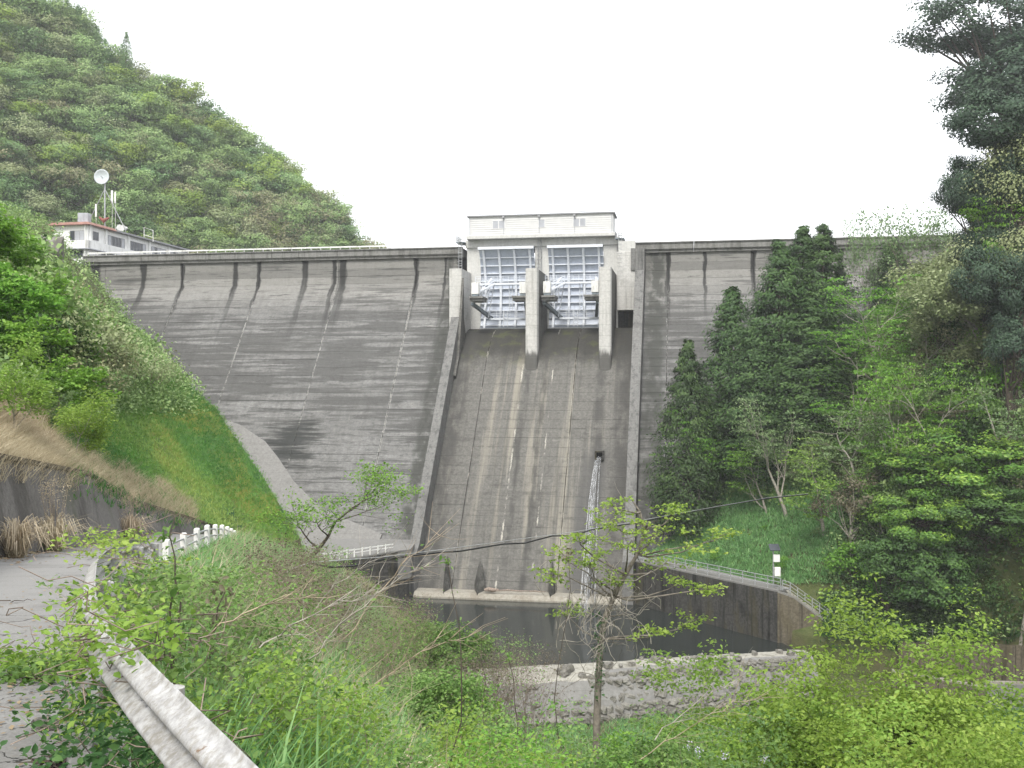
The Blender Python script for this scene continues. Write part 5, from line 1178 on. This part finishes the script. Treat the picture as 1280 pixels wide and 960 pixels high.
# right grassy bank
blades('bank_grass', gpts(6, 9000, (800, 1060), (118, 152), lambda x, d, z, a, py: x > np.interp(d, RY, RX[:, 12]) - 3, (600, 730)), .55, .05, 'grass', 6, 9, .35)
blades('wall_foot_grass', gpts(7, 2200, (1030, 1300), (117, 132), None, (740, 815)), .55, .06, 'deepherb', 7, 9, .4)
# left slope turf and dry strip over the wall
tz = lambda x, d: (np.interp(d, RY, RX[:, 2]), np.interp(d, RY, RX[:, 4]), np.interp(d, RY, RX[:, 5]))
blades('slope_grass_tufts', gpts(8, 21000, (60, 400), (33, 96), lambda x, d, z, a, py: tz(x, d)[0] - 1 < x < tz(x, d)[2] + .2), .22, .022, 'turfb', 8, 9, .22, .5, .42)
blades('dry_grass_strip', gpts(9, 4200, (-40, 240), (24, 62), lambda x, d, z, a, py: x > np.interp(d, RY, RX[:, 5]) - 1.9 - .4 * math.sin(d) and x < np.interp(d, RY, RX[:, 5]) + .12), .55, .008, 'dry', 9, 16, .16, .55)
blades('dry_grass_upper', gpts(19, 700, (-40, 60), (24, 40), lambda x, d, z, a, py: x < np.interp(d, RY, RX[:, 5]) - 1.4 and py > 470), .7, .009, 'dry', 19, 14, .25, .5)
carpet('slope_herbs', gpts(10, 1500, (60, 390), (34, 94), lambda x, d, z, a, py: tz(x, d)[0] < x < tz(x, d)[1] and math.sin(x * .7 + d * .3) > .2), .07, 'herb', 10, .25, 14, .3)
# near bank
bk = lambda x, d, z, a, py: off_road(x, d) and py < 1100
blades('bank_long_grass', gpts(11, 20000, (150, 1300), (5, 75), bk, (560, 1120), .8), .62, .011, 'grass', 11, 12, .25, .35)
blades('bank_dry_stems', gpts(12, 8000, (200, 1100), (10, 110), bk, (560, 1100)), .8, .008, 'dry', 12, 7, .3, .5)
carpet('bank_herbs', gpts(13, 3000, (120, 1200), (5, 48), bk, (560, 1100), .8), .042, 'herb', 13, .45, 18, .28, shape='leaf')
carpet('bank_dark_herbs', gpts(14, 2000, (120, 1100), (4, 40), bk, (560, 1120), .8), .036, 'deepherb', 14, .25, 18, .28, shape='leaf')
blades('riverbed_grass', gpts(15, 4500, (600, 1300), (88, 110), lambda x, d, z, a, py: z < -33, (820, 1000)), .6, .04, 'grass', 15, 9, .4)
carpet('riverbed_herbs', gpts(16, 3600, (1120, 1300), (86, 109), lambda x, d, z, a, py: z < -33, (820, 1000)), .11, 'bluegrass', 16, 1.1, 20, .45)
carpet('shore_herbs', gpts(17, 1500, (430, 640), (85, 128), lambda x, d, z, a, py: off_road(x, d) and z > -33.5, (640, 900)), .09, 'herb', 17, .6, 18, .4)
# ------------------------------------------------------------------ foreground plants, single things
def single(name, lines, lp, bark, mat, loc, label, cat, group=None, k=5, extra=None):
    root = empty(name, loc, 0, label, cat, group)
    if lines: link('branches', tubes('branches', lines, M[bark], k), root)
    if lp: link('leaves', leafmesh('leaves', lp, L[mat]), root)
    return root
def compose(seed, H, lean, depth, W=None, n=10, ls=.05, R_=.25, thick=.06, flat=.5, split=3, spread=.55, rad=.02, L0=.4, upb=.3, wig=.14, shape='leaf', up=.8, stems=1, base=.1, asp=1.8, seg=6, ratio=.68):
    r = np.random.RandomState(seed); lines = []; tips = []
    for s in range(stems):
        b = np.array([r.normal(0, base) if stems > 1 else 0, r.normal(0, base) if stems > 1 else 0, -.15]); ld = np.array([lean[0], lean[1], 1.0]) + (r.normal(0, .28, 3) if stems > 1 else 0)
        grow(r, b, ld, H * L0, rad, depth, lines, tips, split, spread, upb, flat, wig, ratio, seg)
    tp = np.array([t[0] for t in tips]); S = np.ones(3); S[2] = H / max(tp[:, 2].max(), .1)
    if W: S[:2] = (W / 2) / max(.05, np.percentile(np.abs(tp[:, :2] - tp[:, :2].mean(0)), 96))
    lines = [(np.array(p) * S, q) for p, q in lines]; parts = []
    for p, d in tips:
        mm = r.poisson(n)
        if mm < 1: continue
        a = r.uniform(0, 6.283, mm); rr = np.sqrt(r.rand(mm)) * R_; c = p * S + np.stack([np.cos(a) * rr, np.sin(a) * rr, r.normal(0, thick, mm) - rr * .15], -1)
        dr = np.stack([np.cos(a), np.sin(a), -.2 + 0 * a], -1)
        parts.append(leaves(r, c, r.uniform(.6, 1.25, mm) * ls, up, asp, shape, np.full(mm, r.uniform(.25, .8)), 0, dr))
    return lines, parts
def zat(px, d): x = (px - 640) / 1250 * d; return x, ground(x, d)
def plant(name, px, d, top, seed, lean, depth, bark, mat, label, cat, group=None, **kw):
    x, z = zat(px, d); H = (480 - top) / 1250 * d - z
    if H < .25: H = .25
    ln, lp = compose(seed, H, lean, depth, **kw); return single(name, ln, lp, bark, mat, (x, d, z), label, cat, group)
# centre tree on the bank
r_ = np.random.RandomState(301); D0 = 27.0
def pp(px, py, d=D0): return np.array(P(px, py, d))
tx, tz0 = zat(744, D0); trunk = [np.array([tx, D0, tz0 - .2])] + [pp(a, b) for a, b in ((746, 900), (748, 850), (751, 800), (757, 770), (768, 745), (782, 718), (797, 692), (806, 665), (800, 640), (790, 625))]
ln = [(trunk, list(np.linspace(.115, .02, len(trunk))))]; lp = []
CL = [(800, 652, 46, 16, 8), (763, 630, 22, 9, 9), (842, 640, 26, 10, 8), (872, 682, 34, 14, 7), (903, 672, 22, 9, 7), (835, 700, 36, 10, 6), (702, 695, 20, 8, 5), (735, 706, 24, 10, 5), (692, 716, 16, 7, 5), (770, 726, 26, 9, 5), (704, 768, 26, 9, 3), (852, 728, 28, 7, 5), (884, 736, 16, 6, 5), (862, 776, 34, 8, 3), (822, 792, 22, 6, 3), (790, 675, 32, 10, 6), (745, 690, 22, 8, 6), (724, 672, 20, 8, 6), (820, 665, 30, 10, 7), (760, 655, 24, 9, 8)]
for px, py, rx, ry, ti in CL:
    c = pp(px, py, D0 + r_.uniform(-1.2, 1.2)); a = trunk[ti]; mid = a * .45 + c * .55 + r_.normal(0, .08, 3) - [0, 0, .12]
    q1 = a * .75 + mid * .25 + r_.normal(0, .05, 3); ln.append(([a, q1, mid, mid * .4 + c * .6 + r_.normal(0, .04, 3), c], [.035, .028, .02, .014, .008]))
    for k in range(7):
        e_ = c + r_.normal(0, 1, 3) * [rx / 46 * .55, rx / 46 * .5, ry / 46 * .6]; s_ = mid * .3 + c * .7; ln.append(([s_, (s_ + e_) / 2 + r_.normal(0, .03, 3), e_], [.008, .006, .003]))
        m_ = 20; u = r_.normal(0, 1, (m_, 3)) * [.17, .17, .035]; lp.append(leaves(r_, e_ + u, r_.uniform(.035, .07, m_), 1.0, 1.7, 'leaf', np.full(m_, r_.uniform(.3, .9))))
for k in range(34):                                  # bare twigs
    a = trunk[r_.randint(2, 9)]; dd = unit(r_.normal(0, 1, 3) * [1, .7, .5]); q = [a]; 
    for j in range(6): dd = unit(dd + r_.normal(0, .28, 3)); q.append(q[-1] + dd * r_.uniform(.15, .34))
    ln.append((q, list(np.linspace(.012, .003, 7))))
yt = empty('young_tree', (0, 0, 0), 0, 'slender tree with flat sprays of yellow-green leaves standing in front of the pool', 'tree')
link('trunk', tubes('trunk', ln, M['bark'], 6), yt); link('crown', leafmesh('crown', lp, L['yellow']), yt)
# vine tangle on it
r_ = np.random.RandomState(5); vl = []
x0, z0 = zat(752, 26.6)
for k in range(60):
    p = np.array([x0 + r_.normal(0, .55), 26.6 + r_.normal(0, .4), (480 - r_.uniform(690, 790)) / 1250 * 26.6]); pts = [p]; d = r_.normal(0, 1, 3)
    for j in range(9): d = d * .7 + r_.normal(0, .5, 3); d[2] -= .35; p = p + unit(d) * .18; pts.append(p)
    vl.append((pts, [.009] * 10))
root = empty('dry_vine', (0, 0, 0), 0, 'tangle of grey leafless vines hanging in the middle of the slender tree', 'vine'); link('strands', tubes('strands', vl, M['bark_pale'], 3), root)
carp = []
for k in range(10):
    t = k / 9; c = np.array([x0 - .06, 26.7, (480 - (770 + 100 * t)) / 1250 * 26.6]); carp.append(leaves(r_, c + r_.normal(0, .075, (16, 3)), r_.uniform(.025, .045, 16), .2, 1.3, 'leaf'))
link('ivy', leafmesh('ivy', carp, L['deepherb']), root)
# bright maples, lower right
plant('maple_tree', 1010, 24, 738, 310, (.1, -.1), 4, 'bark', 'yellow', 'yellow-green leafy maple, the biggest at lower right, reaching over the railing', 'tree', W=6.4, n=24, ls=.062, R_=.5, flat=.65, rad=.07, split=3.1, L0=.40, spread=.7, thick=.04)
plant('maple_tree', 990, 28, 805, 318, (.0, 0), 4, 'bark', 'yellow', 'yellow-green maple at lower right, nearest the weir stones', 'tree', W=5.2, n=22, ls=.062, R_=.5, flat=.6, rad=.06, split=3.1, L0=.40, spread=.7, thick=.04)
plant('maple_tree', 1120, 26, 745, 311, (.15, 0), 4, 'bark', 'yellow', 'yellow-green maple behind and right of the biggest one at lower right', 'tree', W=5.8, n=22, ls=.062, R_=.5, flat=.65, rad=.06, split=3.1, L0=.40, spread=.7, thick=.04)
plant('maple_tree', 925, 19, 872, 312, (-.1, 0), 4, 'bark', 'herb', 'lower green maple left of the biggest yellow-green one', 'tree', W=4.6, n=20, ls=.05, R_=.42, flat=.6, rad=.05, split=3, L0=.4, spread=.7, thick=.06)
plant('maple_tree', 1060, 18, 850, 313, (.1, 0), 4, 'bark', 'yellow', 'low spreading yellow-green maple in front of the biggest one', 'tree', W=4.0, n=20, ls=.047, R_=.42, flat=.6, rad=.05, split=3, L0=.4, spread=.7, thick=.06)
plant('maple_tree', 1220, 17, 890, 314, (.1, 0), 4, 'bark', 'yellow', 'thin-leaved green maple filling the lower right corner', 'tree', W=3.6, n=18, ls=.05, R_=.36, flat=.5, rad=.04, split=3, L0=.4, spread=.7, thick=.06)
plant('flowering_shrub', 900, 13, 905, 315, (0, 0), 3, 'twig', 'herb', 'leafy green shrub with lilac flowers at the bottom of the frame', 'shrub', W=2.4, n=22, ls=.04, R_=.3, flat=.4, rad=.03, split=3, L0=.42, spread=.7, thick=.08, stems=2)
plant('green_shrub', 1090, 12, 925, 316, (0, 0), 3, 'twig', 'yellow', 'bright leafy shrub at the bottom edge right of the lilac-flowered one', 'shrub', W=2.4, n=20, ls=.036, R_=.3, flat=.4, rad=.03, split=3, L0=.42, spread=.7, thick=.08, stems=2)
plant('green_shrub', 1190, 14, 905, 317, (0, 0), 3, 'twig', 'yellow', 'bright leafy shrub at the bottom edge near the right corner', 'shrub', W=2.6, n=20, ls=.042, R_=.26, flat=.4, rad=.03, split=3, L0=.42, spread=.7, thick=.08, stems=2)
r_ = np.random.RandomState(9); fl = []
for px, py, d in ((862, 932, 13), (872, 940, 13), (905, 946, 12.7), (955, 950, 12.5)):
    c = np.array(P(px, py, d)); fl.append(leaves(r_, c + r_.normal(0, .03, (22, 3)), r_.uniform(.008, .015, 22), .2, 1.2, 'quad'))
o = link('lilac_flowers', leafmesh('lilac_flowers', fl, L['flower'])); tag(o, 'pale lilac blossom clusters on the shrub at the bottom of the frame', 'flowers')
# small leaning tree on the bank beside the platform
plant('leaning_tree', 385, 66, 575, 320, (.75, 0), 4, 'bark_dark', 'fresh', 'small dark-stemmed tree leaning right over the white fence with few pale leaves', 'tree', W=8.2, n=3, ls=.10, R_=.55, flat=.25, rad=.16, split=2.6, L0=.42, spread=.6, thick=.15)
# shrubs along the near bank: px, d, top, kind
defs = [
 ('brown', 235, 9.5, 720), ('brown', 280, 12, 700), ('brown', 215, 11, 690), ('brown', 330, 14, 720), ('brown', 370, 18, 700), ('brown', 405, 24, 705), ('brown', 440, 30, 715), ('brown', 475, 38, 740),
 ('brown', 350, 26, 680), ('brown', 400, 38, 690), ('brown', 320, 30, 668), ('brown', 470, 28, 770), ('brown', 510, 36, 785), ('brown', 260, 7.5, 770), ('brown', 560, 40, 815), ('brown', 625, 62, 780), ('brown', 655, 66, 795), ('brown', 590, 58, 800),
 ('brown', 430, 52, 715), ('brown', 500, 60, 745), ('brown', 380, 55, 680),
 ('leafy', 235, 6.6, 830), ('leafy', 330, 8.5, 820), ('leafy', 510, 12, 870), ('leafy', 600, 14, 880), ('leafy', 390, 7.5, 880), ('leafy', 680, 17, 880), ('leafy', 480, 9, 905),
 ('leafy', 800, 20, 915), ('leafy', 840, 15, 920), ('leafy', 560, 10.5, 915), ('leafy', 210, 9.5, 775), ('leafy', 190, 13, 705), ('leafy', 640, 12, 930), ('leafy', 740, 14, 930), ('leafy', 560, 24, 835), ('leafy', 540, 60, 775), ('leafy', 450, 7.5, 940),
]
words = {'brown': ['bare brown twiggy shrub', 'bare_shrub'], 'leafy': ['bright green leafy shrub', 'leafy_shrub']}
for k, (kd, px, d, top) in enumerate(defs):
    where = ('close behind the guardrail' if d < 8 else 'on the near bank' if d < 16 else 'on the long bank' if d < 45 else 'on the far bank')
    side = 'at far left' if px < 230 else 'left' if px < 330 else 'left of centre' if px < 450 else 'near the centre' if px < 620 else 'right of centre'
    if kd == 'brown':
        plant(words[kd][1], px, d, top, 400 + k, (rng.uniform(-.2, .4), 0), 3, rng.choice(['twig', 'twig_dry', 'twig']), rng.choice(['brownish', 'herb']), '%s %s, %s' % (words[kd][0], where, side), 'shrub', 'bare shrubs on the bank', W=(1.1 + d * .065), n=.45, ls=.018 + d * .0008, R_=.10 + d * .004, flat=0, rad=.004 + d * .00055, split=3.4, L0=.5, spread=.5, stems=9, base=.2, upb=.3, seg=5)
    else:
        plant(words[kd][1], px, d, top, 400 + k, (rng.uniform(-.2, .3), 0), 2 if d < 20 else 3, 'twig', rng.choice(['herb', 'yellow', 'herb', 'fresh']), '%s %s, %s' % (words[kd][0], where, side), 'shrub', 'leafy shrubs on the bank', W=(.9 + d * .07), n=9, ls=.014 + d * .0013, R_=.12 + d * .006, flat=.2, rad=.006 + d * .0006, split=3.0, L0=.5, spread=.55, stems=5, base=.22, upb=.35, seg=5)
# tall bare stems
r_ = np.random.RandomState(77)
for k, (px, d, top, base) in enumerate([(218, 7.6, 668, 800), (262, 8.4, 738, 850), (548, 13, 700, 900), (680, 18, 690, 0), (205, 6.2, 735, 0), (610, 20, 800, 0), (640, 16, 820, 0)]):
    x, z = zat(px, d); H = (480 - top) / 1250 * d - z; pts = [np.array([0, 0, 0.])]
    for j in range(9): pts.append(pts[-1] + np.array([r_.normal(0, .02) * H, r_.normal(0, .02) * H, H / 9]))
    lp = [leaves(r_, pts[-1] + r_.normal(0, .05, (16, 3)), r_.uniform(.02, .05, 16), .3, 2.2, 'leaf')] + [leaves(r_, pts[j] + r_.normal(0, .05, (5, 3)), r_.uniform(.015, .035, 5), .3, 2.2, 'leaf') for j in (5, 6, 7, 8)]
    single('tall_weed', [(pts, list(np.linspace(.013, .005, 10)))], lp, 'bark_dark', 'brownish' if k % 2 else 'herb', (x, d, z), 'thin upright brown weed stem, %s' % ['tallest beside the bend of the guardrail', 'just right of the rail bend', 'left of the centre of the bank', 'in front of the toe of the spillway', 'rising right behind the rail', 'below the pool shore', 'beside the slender centre tree'][k], 'plant', 'bare stems on the bank')
# long bare branches sweeping over the slope
sw = [((545, 700), (380, 830), 11), ((560, 660), (430, 800), 14), ((470, 740), (300, 830), 9), ((600, 790), (430, 880), 12), ((930, 850), (820, 925), 16), ((960, 870), (800, 950), 16), ((500, 690), (395, 760), 17), ((395, 745), (250, 800), 8)]
for k, (a, b, d) in enumerate(sw):
    A, B = np.array(P(*a, d)), np.array(P(*b, d * .96)); r2 = np.random.RandomState(500 + k); ln = []; pts = [B + (A - B) * t + np.array([0, 0, math.sin(t * 3.1) * .12 * d / 12]) + r2.normal(0, .01 * d / 6, 3) for t in np.linspace(0, 1, 12)]
    ln.append((pts, list(np.linspace(.010, .003, 12))))
    for j in range(2, 11):
        for s_ in range(2):
            q = pts[j]; dd = unit(A - B) + r2.normal(0, .6, 3); ln.append(([q, q + unit(dd) * .2 * d / 10 + r2.normal(0, .02, 3), q + unit(dd) * .45 * d / 10 + r2.normal(0, .04, 3)], [.004, .003, .0015]))
    single('bare_branch', ln, [leaves(r2, pts[j] + r2.normal(0, .06, (2, 3)), r2.uniform(.02, .04, 2), .3, 2, 'leaf') for j in (6, 9, 11)], 'twig_dry' if k % 2 else 'bark_pale', 'herb', (0, 0, 0), 'long bare branch over the bank, %s' % ['longest of the left ones', 'highest of the left ones', 'lowest near the rail', 'across the bottom centre', 'upper one by the weir stones', 'lower one by the weir stones', 'short one above the brown shrubs', 'short one just behind the rail'][k], 'branch', 'bare branches on the bank')
# pampas clumps and dry plants at the retaining wall
for k, (px, d, hh, mt_, lab) in enumerate([(20, 25.5, 1.25, 'dry', 'dry tan pampas tuft with arching leaves at the left foot of the retaining wall'), (72, 29, 1.3, 'dry', 'feathery tan plumed grass clump at the middle of the retaining wall'), (155, 41, 1.2, 'dry', 'small pale dry grass clump near the far end of the retaining wall'), (478, 9.5, .9, 'dry', 'dry grass tuft among the weeds at bottom centre'), (712, 13, .9, 'dry', 'straw-coloured grass tuft at the bottom right of the centre tree')]):
    x = (px - 640) / 1250 * d; X, Z = cols(d)
    if k < 3: x = X[6] + .35
    z = ground(x, d); r2 = np.random.RandomState(600 + k); root = empty('pampas_grass', (x, d, z), 0, lab, 'grass clump', None); n = 260
    a = r2.uniform(0, 6.283, n); out = np.stack([np.cos(a), np.sin(a), 0 * a], -1) * r2.uniform(.2, 1, (n, 1)) * hh * .95; h = hh * r2.uniform(.5, 1, (n, 1)); ss = np.array([0, 0, 1.0])
    p0 = out * .15; p1 = out * .45 + ss * h * .75; p2 = out * .85 + ss * h * .85; p3 = out * 1.2 + ss * h * r2.uniform(.25, .8, (n, 1)); b = np.stack([-np.sin(a), np.cos(a), 0 * a], -1) * .009
    V = np.stack([p0 - b, p0 + b, p1 + b, p1 - b, p2 + b, p2 - b, p3 + b * .2, p3 - b * .2], 1).reshape(-1, 3); i = np.arange(n)[:, None] * 8
    F = np.stack([i + np.array([0, 1, 2, 3]), i + np.array([3, 2, 4, 5]), i + np.array([5, 4, 6, 7])], 1).reshape(-1, 4)
    link('blades', fast_mesh('blades', V, F, L[mt_], np.repeat(r2.uniform(.2, 1, n), 3)), root)
    lp = [leaves(r2, np.array([0, 0, .15]) + r2.normal(0, .18, (120, 3)) * [1, 1, .5], r2.uniform(.03, .07, 120), .2, 3, 'leaf')]; link('leaves', leafmesh('leaves', lp, L['herb' if k in (1, 2) else 'dry']), root)
    if k in (1, 2):
        ln = []; lp = []
        for j in range(16):
            q = np.array([r2.normal(0, .35), r2.normal(0, .25), hh * r2.uniform(1.0, 1.6)]); ln.append(([[q[0] * .3, q[1] * .3, 0], list(q * [.7, .7, .6]), list(q)], [.007, .006, .004])); lp.append(leaves(r2, q + r2.normal(0, 1, (34, 3)) * [.07, .07, .16], r2.uniform(.015, .035, 34), .1, 2.5, 'quad'))
        link('stalks', tubes('stalks', ln, M['twig_dry'], 3), root); link('plumes', leafmesh('plumes', lp, L['dry']), root)
# branches reaching in from the left edge
for k, (px, d, top, base, lab, mt_) in enumerate([(-5, 50, 250, 470, 'highest bright green leafy branch reaching in at the left edge', 'fresh'), (30, 48, 335, 500, 'broad bright green leafy branch below it at the left edge', 'fresh'), (70, 46, 400, 520, 'green leafy sapling spreading over the shrubs at left', 'fresh'), (15, 33, 415, 560, 'yellow-green small-leaved sapling above the dry grass at left', 'yellow'), (95, 40, 480, 560, 'thin sapling with sparse yellow-green leaves on the turf slope', 'yellow')]):
    x = (px - 640) / 1250 * d; zt = (480 - top) / 1250 * d; zg = ground(x, d); H = max(zt - zg, 1.5)
    ln, lp = compose(700 + k, H, (.25, -.1), 4, W=(5.0 if k < 3 else 2.2), n=(9 if k < 3 else 4), ls=(.12 if k < 3 else .055), R_=.34, flat=.55, rad=.05, split=2.6, spread=.65, thick=.05, stems=1)
    single('sapling', ln, lp, 'bark_pale', mt_, (x, d, zg), lab, 'sapling')
# vines over the rail and the road
r_ = np.random.RandomState(21)
def vine_patch(name, cs, rad, n, mat, lab, ls=.045, h=.25):
    parts = []
    for c in cs:
        u = r_.normal(0, 1, (n, 3)) * np.array([rad[0], rad[1], h * .5]); u[:, 2] = np.abs(u[:, 2]); parts.append(leaves(r_, np.array(c) + u, r_.uniform(.6, 1.3, n) * ls, .8, 1.7, 'leaf', np.full(n, r_.uniform(.3, .8))))
    ln = []
    for c in cs:
        for j in range(2):
            q = np.array(c) + r_.normal(0, .1, 3); pts = [q]
            for i in range(7): q = q + r_.normal(0, .07, 3) * [1.4, 1.4, .7]; pts.append(q)
            ln.append((pts, [.0035] * 8))
    root = empty(name, (0, 0, 0), 0, lab, 'vine'); link('leaves', leafmesh('leaves', parts, L[mat]), root); link('stems', tubes('stems', ln, M['twig'], 3), root)
RZ_ = lambda x, y: ground(x, y) + .03
vine_patch('creeping_vine', [(x, y, RZ_(x, y)) for x, y in [(-5.3, 8.9), (-4.9, 9.2), (-4.5, 9.0), (-4.1, 9.3), (-3.8, 8.6), (-4.6, 8.4), (-5.0, 8.5), (-3.75, 8.9), (-5.3, 9.5), (-5.6, 9.4)]], (.22, .2), 150, 'yellow', 'bright green vine mat creeping across the road', .034, .10)
vine_patch('creeping_vine', [(x, y, RZ_(x, y)) for x, y in [(-3.95, 8.3), (-3.7, 8.4), (-4.3, 8.4)]], (.22, .2), 110, 'herb', 'thinner vine patch with dead leaves on the road beside the kerb', .04, .10)
gl_ = [(q[i][0] - .02, q[i][1], q[i][2] - .05) for i in range(0)]
GPa = np.array(GP)
def railpt(y): return np.array([np.interp(y, GPa[:, 1], GPa[:, 0]), y, np.interp(y, GPa[:, 1], GPa[:, 2])])
vine_patch('rail_vine', [railpt(y) + np.array([dx_, 0, dz]) for y, dx_, dz in [(5.0, .0, -.02), (5.35, .0, -.05), (5.3, -.1, -.3), (5.0, -.12, -.45), (5.9, -.1, -.25), (6.4, .1, -.3), (5.7, 0, .0), (6.1, .03, .0), (6.5, -.05, -.2), (4.75, -.03, -.1), (4.6, .05, -.05), (4.85, .0, .0), (5.6, -.1, -.2)]], (.12, .14), 85, 'yellow', 'bright vine spilling over the middle of the guardrail', .023, .13)
vine_patch('rail_vine', [railpt(y) + np.array([dx_, 0, dz]) for y, dx_, dz in [(9.0, .1, .05), (10, 0, .1), (10.6, -.1, .1), (11.5, .1, .05), (12.5, .1, 0), (9.6, .4, -.1)]], (.2, .22), 90, 'yellow', 'vine mound covering the far bend of the guardrail', .028, .14)
vine_patch('rail_vine', [railpt(y) + np.array([dx_, 0, dz]) for y, dx_, dz in [(3.9, -.08, -.7), (4.2, -.1, -.75), (4.5, -.1, -.65), (4.8, -.12, -.7), (3.5, -.1, -.8), (5.2, -.15, -.7), (3.2, -.1, -.85), (4.4, -.05, -.5), (5.6, -.15, -.75), (5.0, -.05, -.45), (6.0, -.15, -.7)]], (.13, .16), 110, 'deepherb', 'dark green weeds growing between the kerb and the guardrail foot', .026, .2)
vine_patch('rail_vine', [railpt(y) + np.array([dx_, 0, dz]) for y, dx_, dz in [(6.6, .3, -.2), (7.2, .35, -.2), (7.9, .3, -.25), (6.0, .3, -.3), (8.6, .3, -.2), (5.2, .35, -.25), (4.6, .4, -.3), (7.4, -.15, -.7), (8.4, -.15, -.7), (6.6, -.15, -.8)]], (.2, .2), 130, 'herb', 'green creeper behind the guardrail from its middle to the bend', .024, .16)
# litter, stone and twigs on the road
def roadpts(n, x0, x1, y0, y1, seed):
    r2 = np.random.RandomState(seed); x = r2.uniform(x0, x1, n); y = r2.uniform(y0, y1, n); return np.stack([x, y, [RZ_(a, b) + .012 for a, b in zip(x, y)]], -1)
lp = [leaves(r_, roadpts(420, -4.9, -2.6, 6.6, 10.2, 1), r_.uniform(.015, .04, 420), 3, 1.6, 'quad'), leaves(r_, roadpts(170, -4.2, -2.0, 4.6, 7.2, 2), r_.uniform(.012, .03, 170), 3, 1.6, 'quad'), leaves(r_, roadpts(200, -8, -4.0, 10, 18, 3), r_.uniform(.015, .035, 200), 3, 1.6, 'quad')]
for y in np.linspace(22, 48, 40):
    X, Z = cols(y); lp.append(leaves(r_, np.stack([X[6] + r_.exponential(.3, 30), y + r_.uniform(-.4, .4, 30), np.full(30, Z[6] + .06)], -1), r_.uniform(.03, .07, 30), 2, 1.6, 'quad'))
tag(link('dead_leaves', leafmesh('dead_leaves', lp, L['litter'])), kind='stuff')
for px, py, d, s, lab in ((57, 864, 6.6, .085, 'flat grey stone lying on the asphalt near the kerb'),):
    q = P(px, py, d); put_rock('stone', (q.x, q.y, RZ_(q.x, q.y) + .02), s, None); o = bpy.context.scene.collection.objects[-1]; tag(o, lab, 'stone')
def sticks(px, py, d, n, L_, lab, seed):
    r2 = np.random.RandomState(seed); q = P(px, py, d); ln = []
    for j in range(n):
        p = np.array([q.x, q.y, RZ_(q.x, q.y) + .02]) + r2.normal(0, .03, 3) * [1, 1, .2]; a = r2.uniform(0, 6.3); pts = [p + np.array([math.cos(a), math.sin(a), 0]) * L_ * t + np.array([0, 0, .03 * math.sin(t * 3)]) + r2.normal(0, .01, 3) for t in np.linspace(0, r2.uniform(.4, 1), 6)]; ln.append((pts, list(np.linspace(.008, .003, 6))))
    single('fallen_twigs', ln, None, 'bark_dark', None, (0, 0, 0), lab, 'twigs')
sticks(68, 935, 5.7, 22, .25, 'dark bundle of dead twigs on the asphalt at the bottom left', 3)
sticks(12, 706, 14, 2, .8, 'dark stick lying across the road at the left edge', 4)
sticks(40, 790, 8.3, 5, .5, 'dead twigs in the vine mat on the road', 5)
# big pale rock on the left hillside, lone rock by the shore
q = P(44, 325, 100); o = put_rock('boulder', (q.x, q.y, q.z), 2.6, None, rng, 1.0); tag(o, 'large pale grey boulder bulging from the hillside below the control building', 'boulder')
for k in range(16):
    t = rng.uniform(0, 1); px = 560 + 100 * t; d = 103 + rng.uniform(-3, 5); x, z = zat(px, d); o = put_rock('shore_rock', (x, d, z + .1), rng.uniform(.3, .8)); tag(o, 'rough grey rock on the near shore left of the weir', 'rock', 'rocks on the near shore')
# ------------------------------------------------------------------ tell look-alikes with one label apart by their order
bpy.context.view_layer.update()
by = {}
for o in C.objects:
    if o.parent is None and 'label' in o.keys(): by.setdefault(o['label'], []).append(o)
ORD = ['leftmost', 'second', 'third', 'fourth', 'fifth', 'sixth', 'seventh', 'eighth', 'ninth', 'tenth', 'eleventh', 'twelfth', 'thirteenth', 'fourteenth', 'fifteenth', 'sixteenth', 'seventeenth', 'eighteenth', 'nineteenth', 'twentieth']
for lab, os_ in by.items():
    if not 1 < len(os_) <= 20: continue
    os_.sort(key=lambda o: o.matrix_world.translation.x / max(o.matrix_world.translation.y, .1))
    for i, o in enumerate(os_):
        o['label'] = lab + (', leftmost' if i == 0 else ', rightmost' if i == len(os_) - 1 else ', %s from left' % ORD[i])
for o in C.objects:
    if 'label' in o.keys() and len(o['label'].split()) > 16: print('LONG', o['label'])
# ------------------------------------------------------------------ air
hz = MB().box((-700, -300, -38.5), (700, 700, 260)); hm = bpy.data.materials.new('haze_air'); hm.use_nodes = True; nt = hm.node_tree; nt.nodes.clear()
v = nt.nodes.new('ShaderNodeVolumePrincipled'); v.inputs['Color'].default_value = (.95, .97, 1, 1); v.inputs['Density'].default_value = .00024; ou = nt.nodes.new('ShaderNodeOutputMaterial'); nt.links.new(v.outputs[0], ou.inputs[1])
HAZE = True
if HAZE: tag(hz.build('haze', hm), kind='stuff')
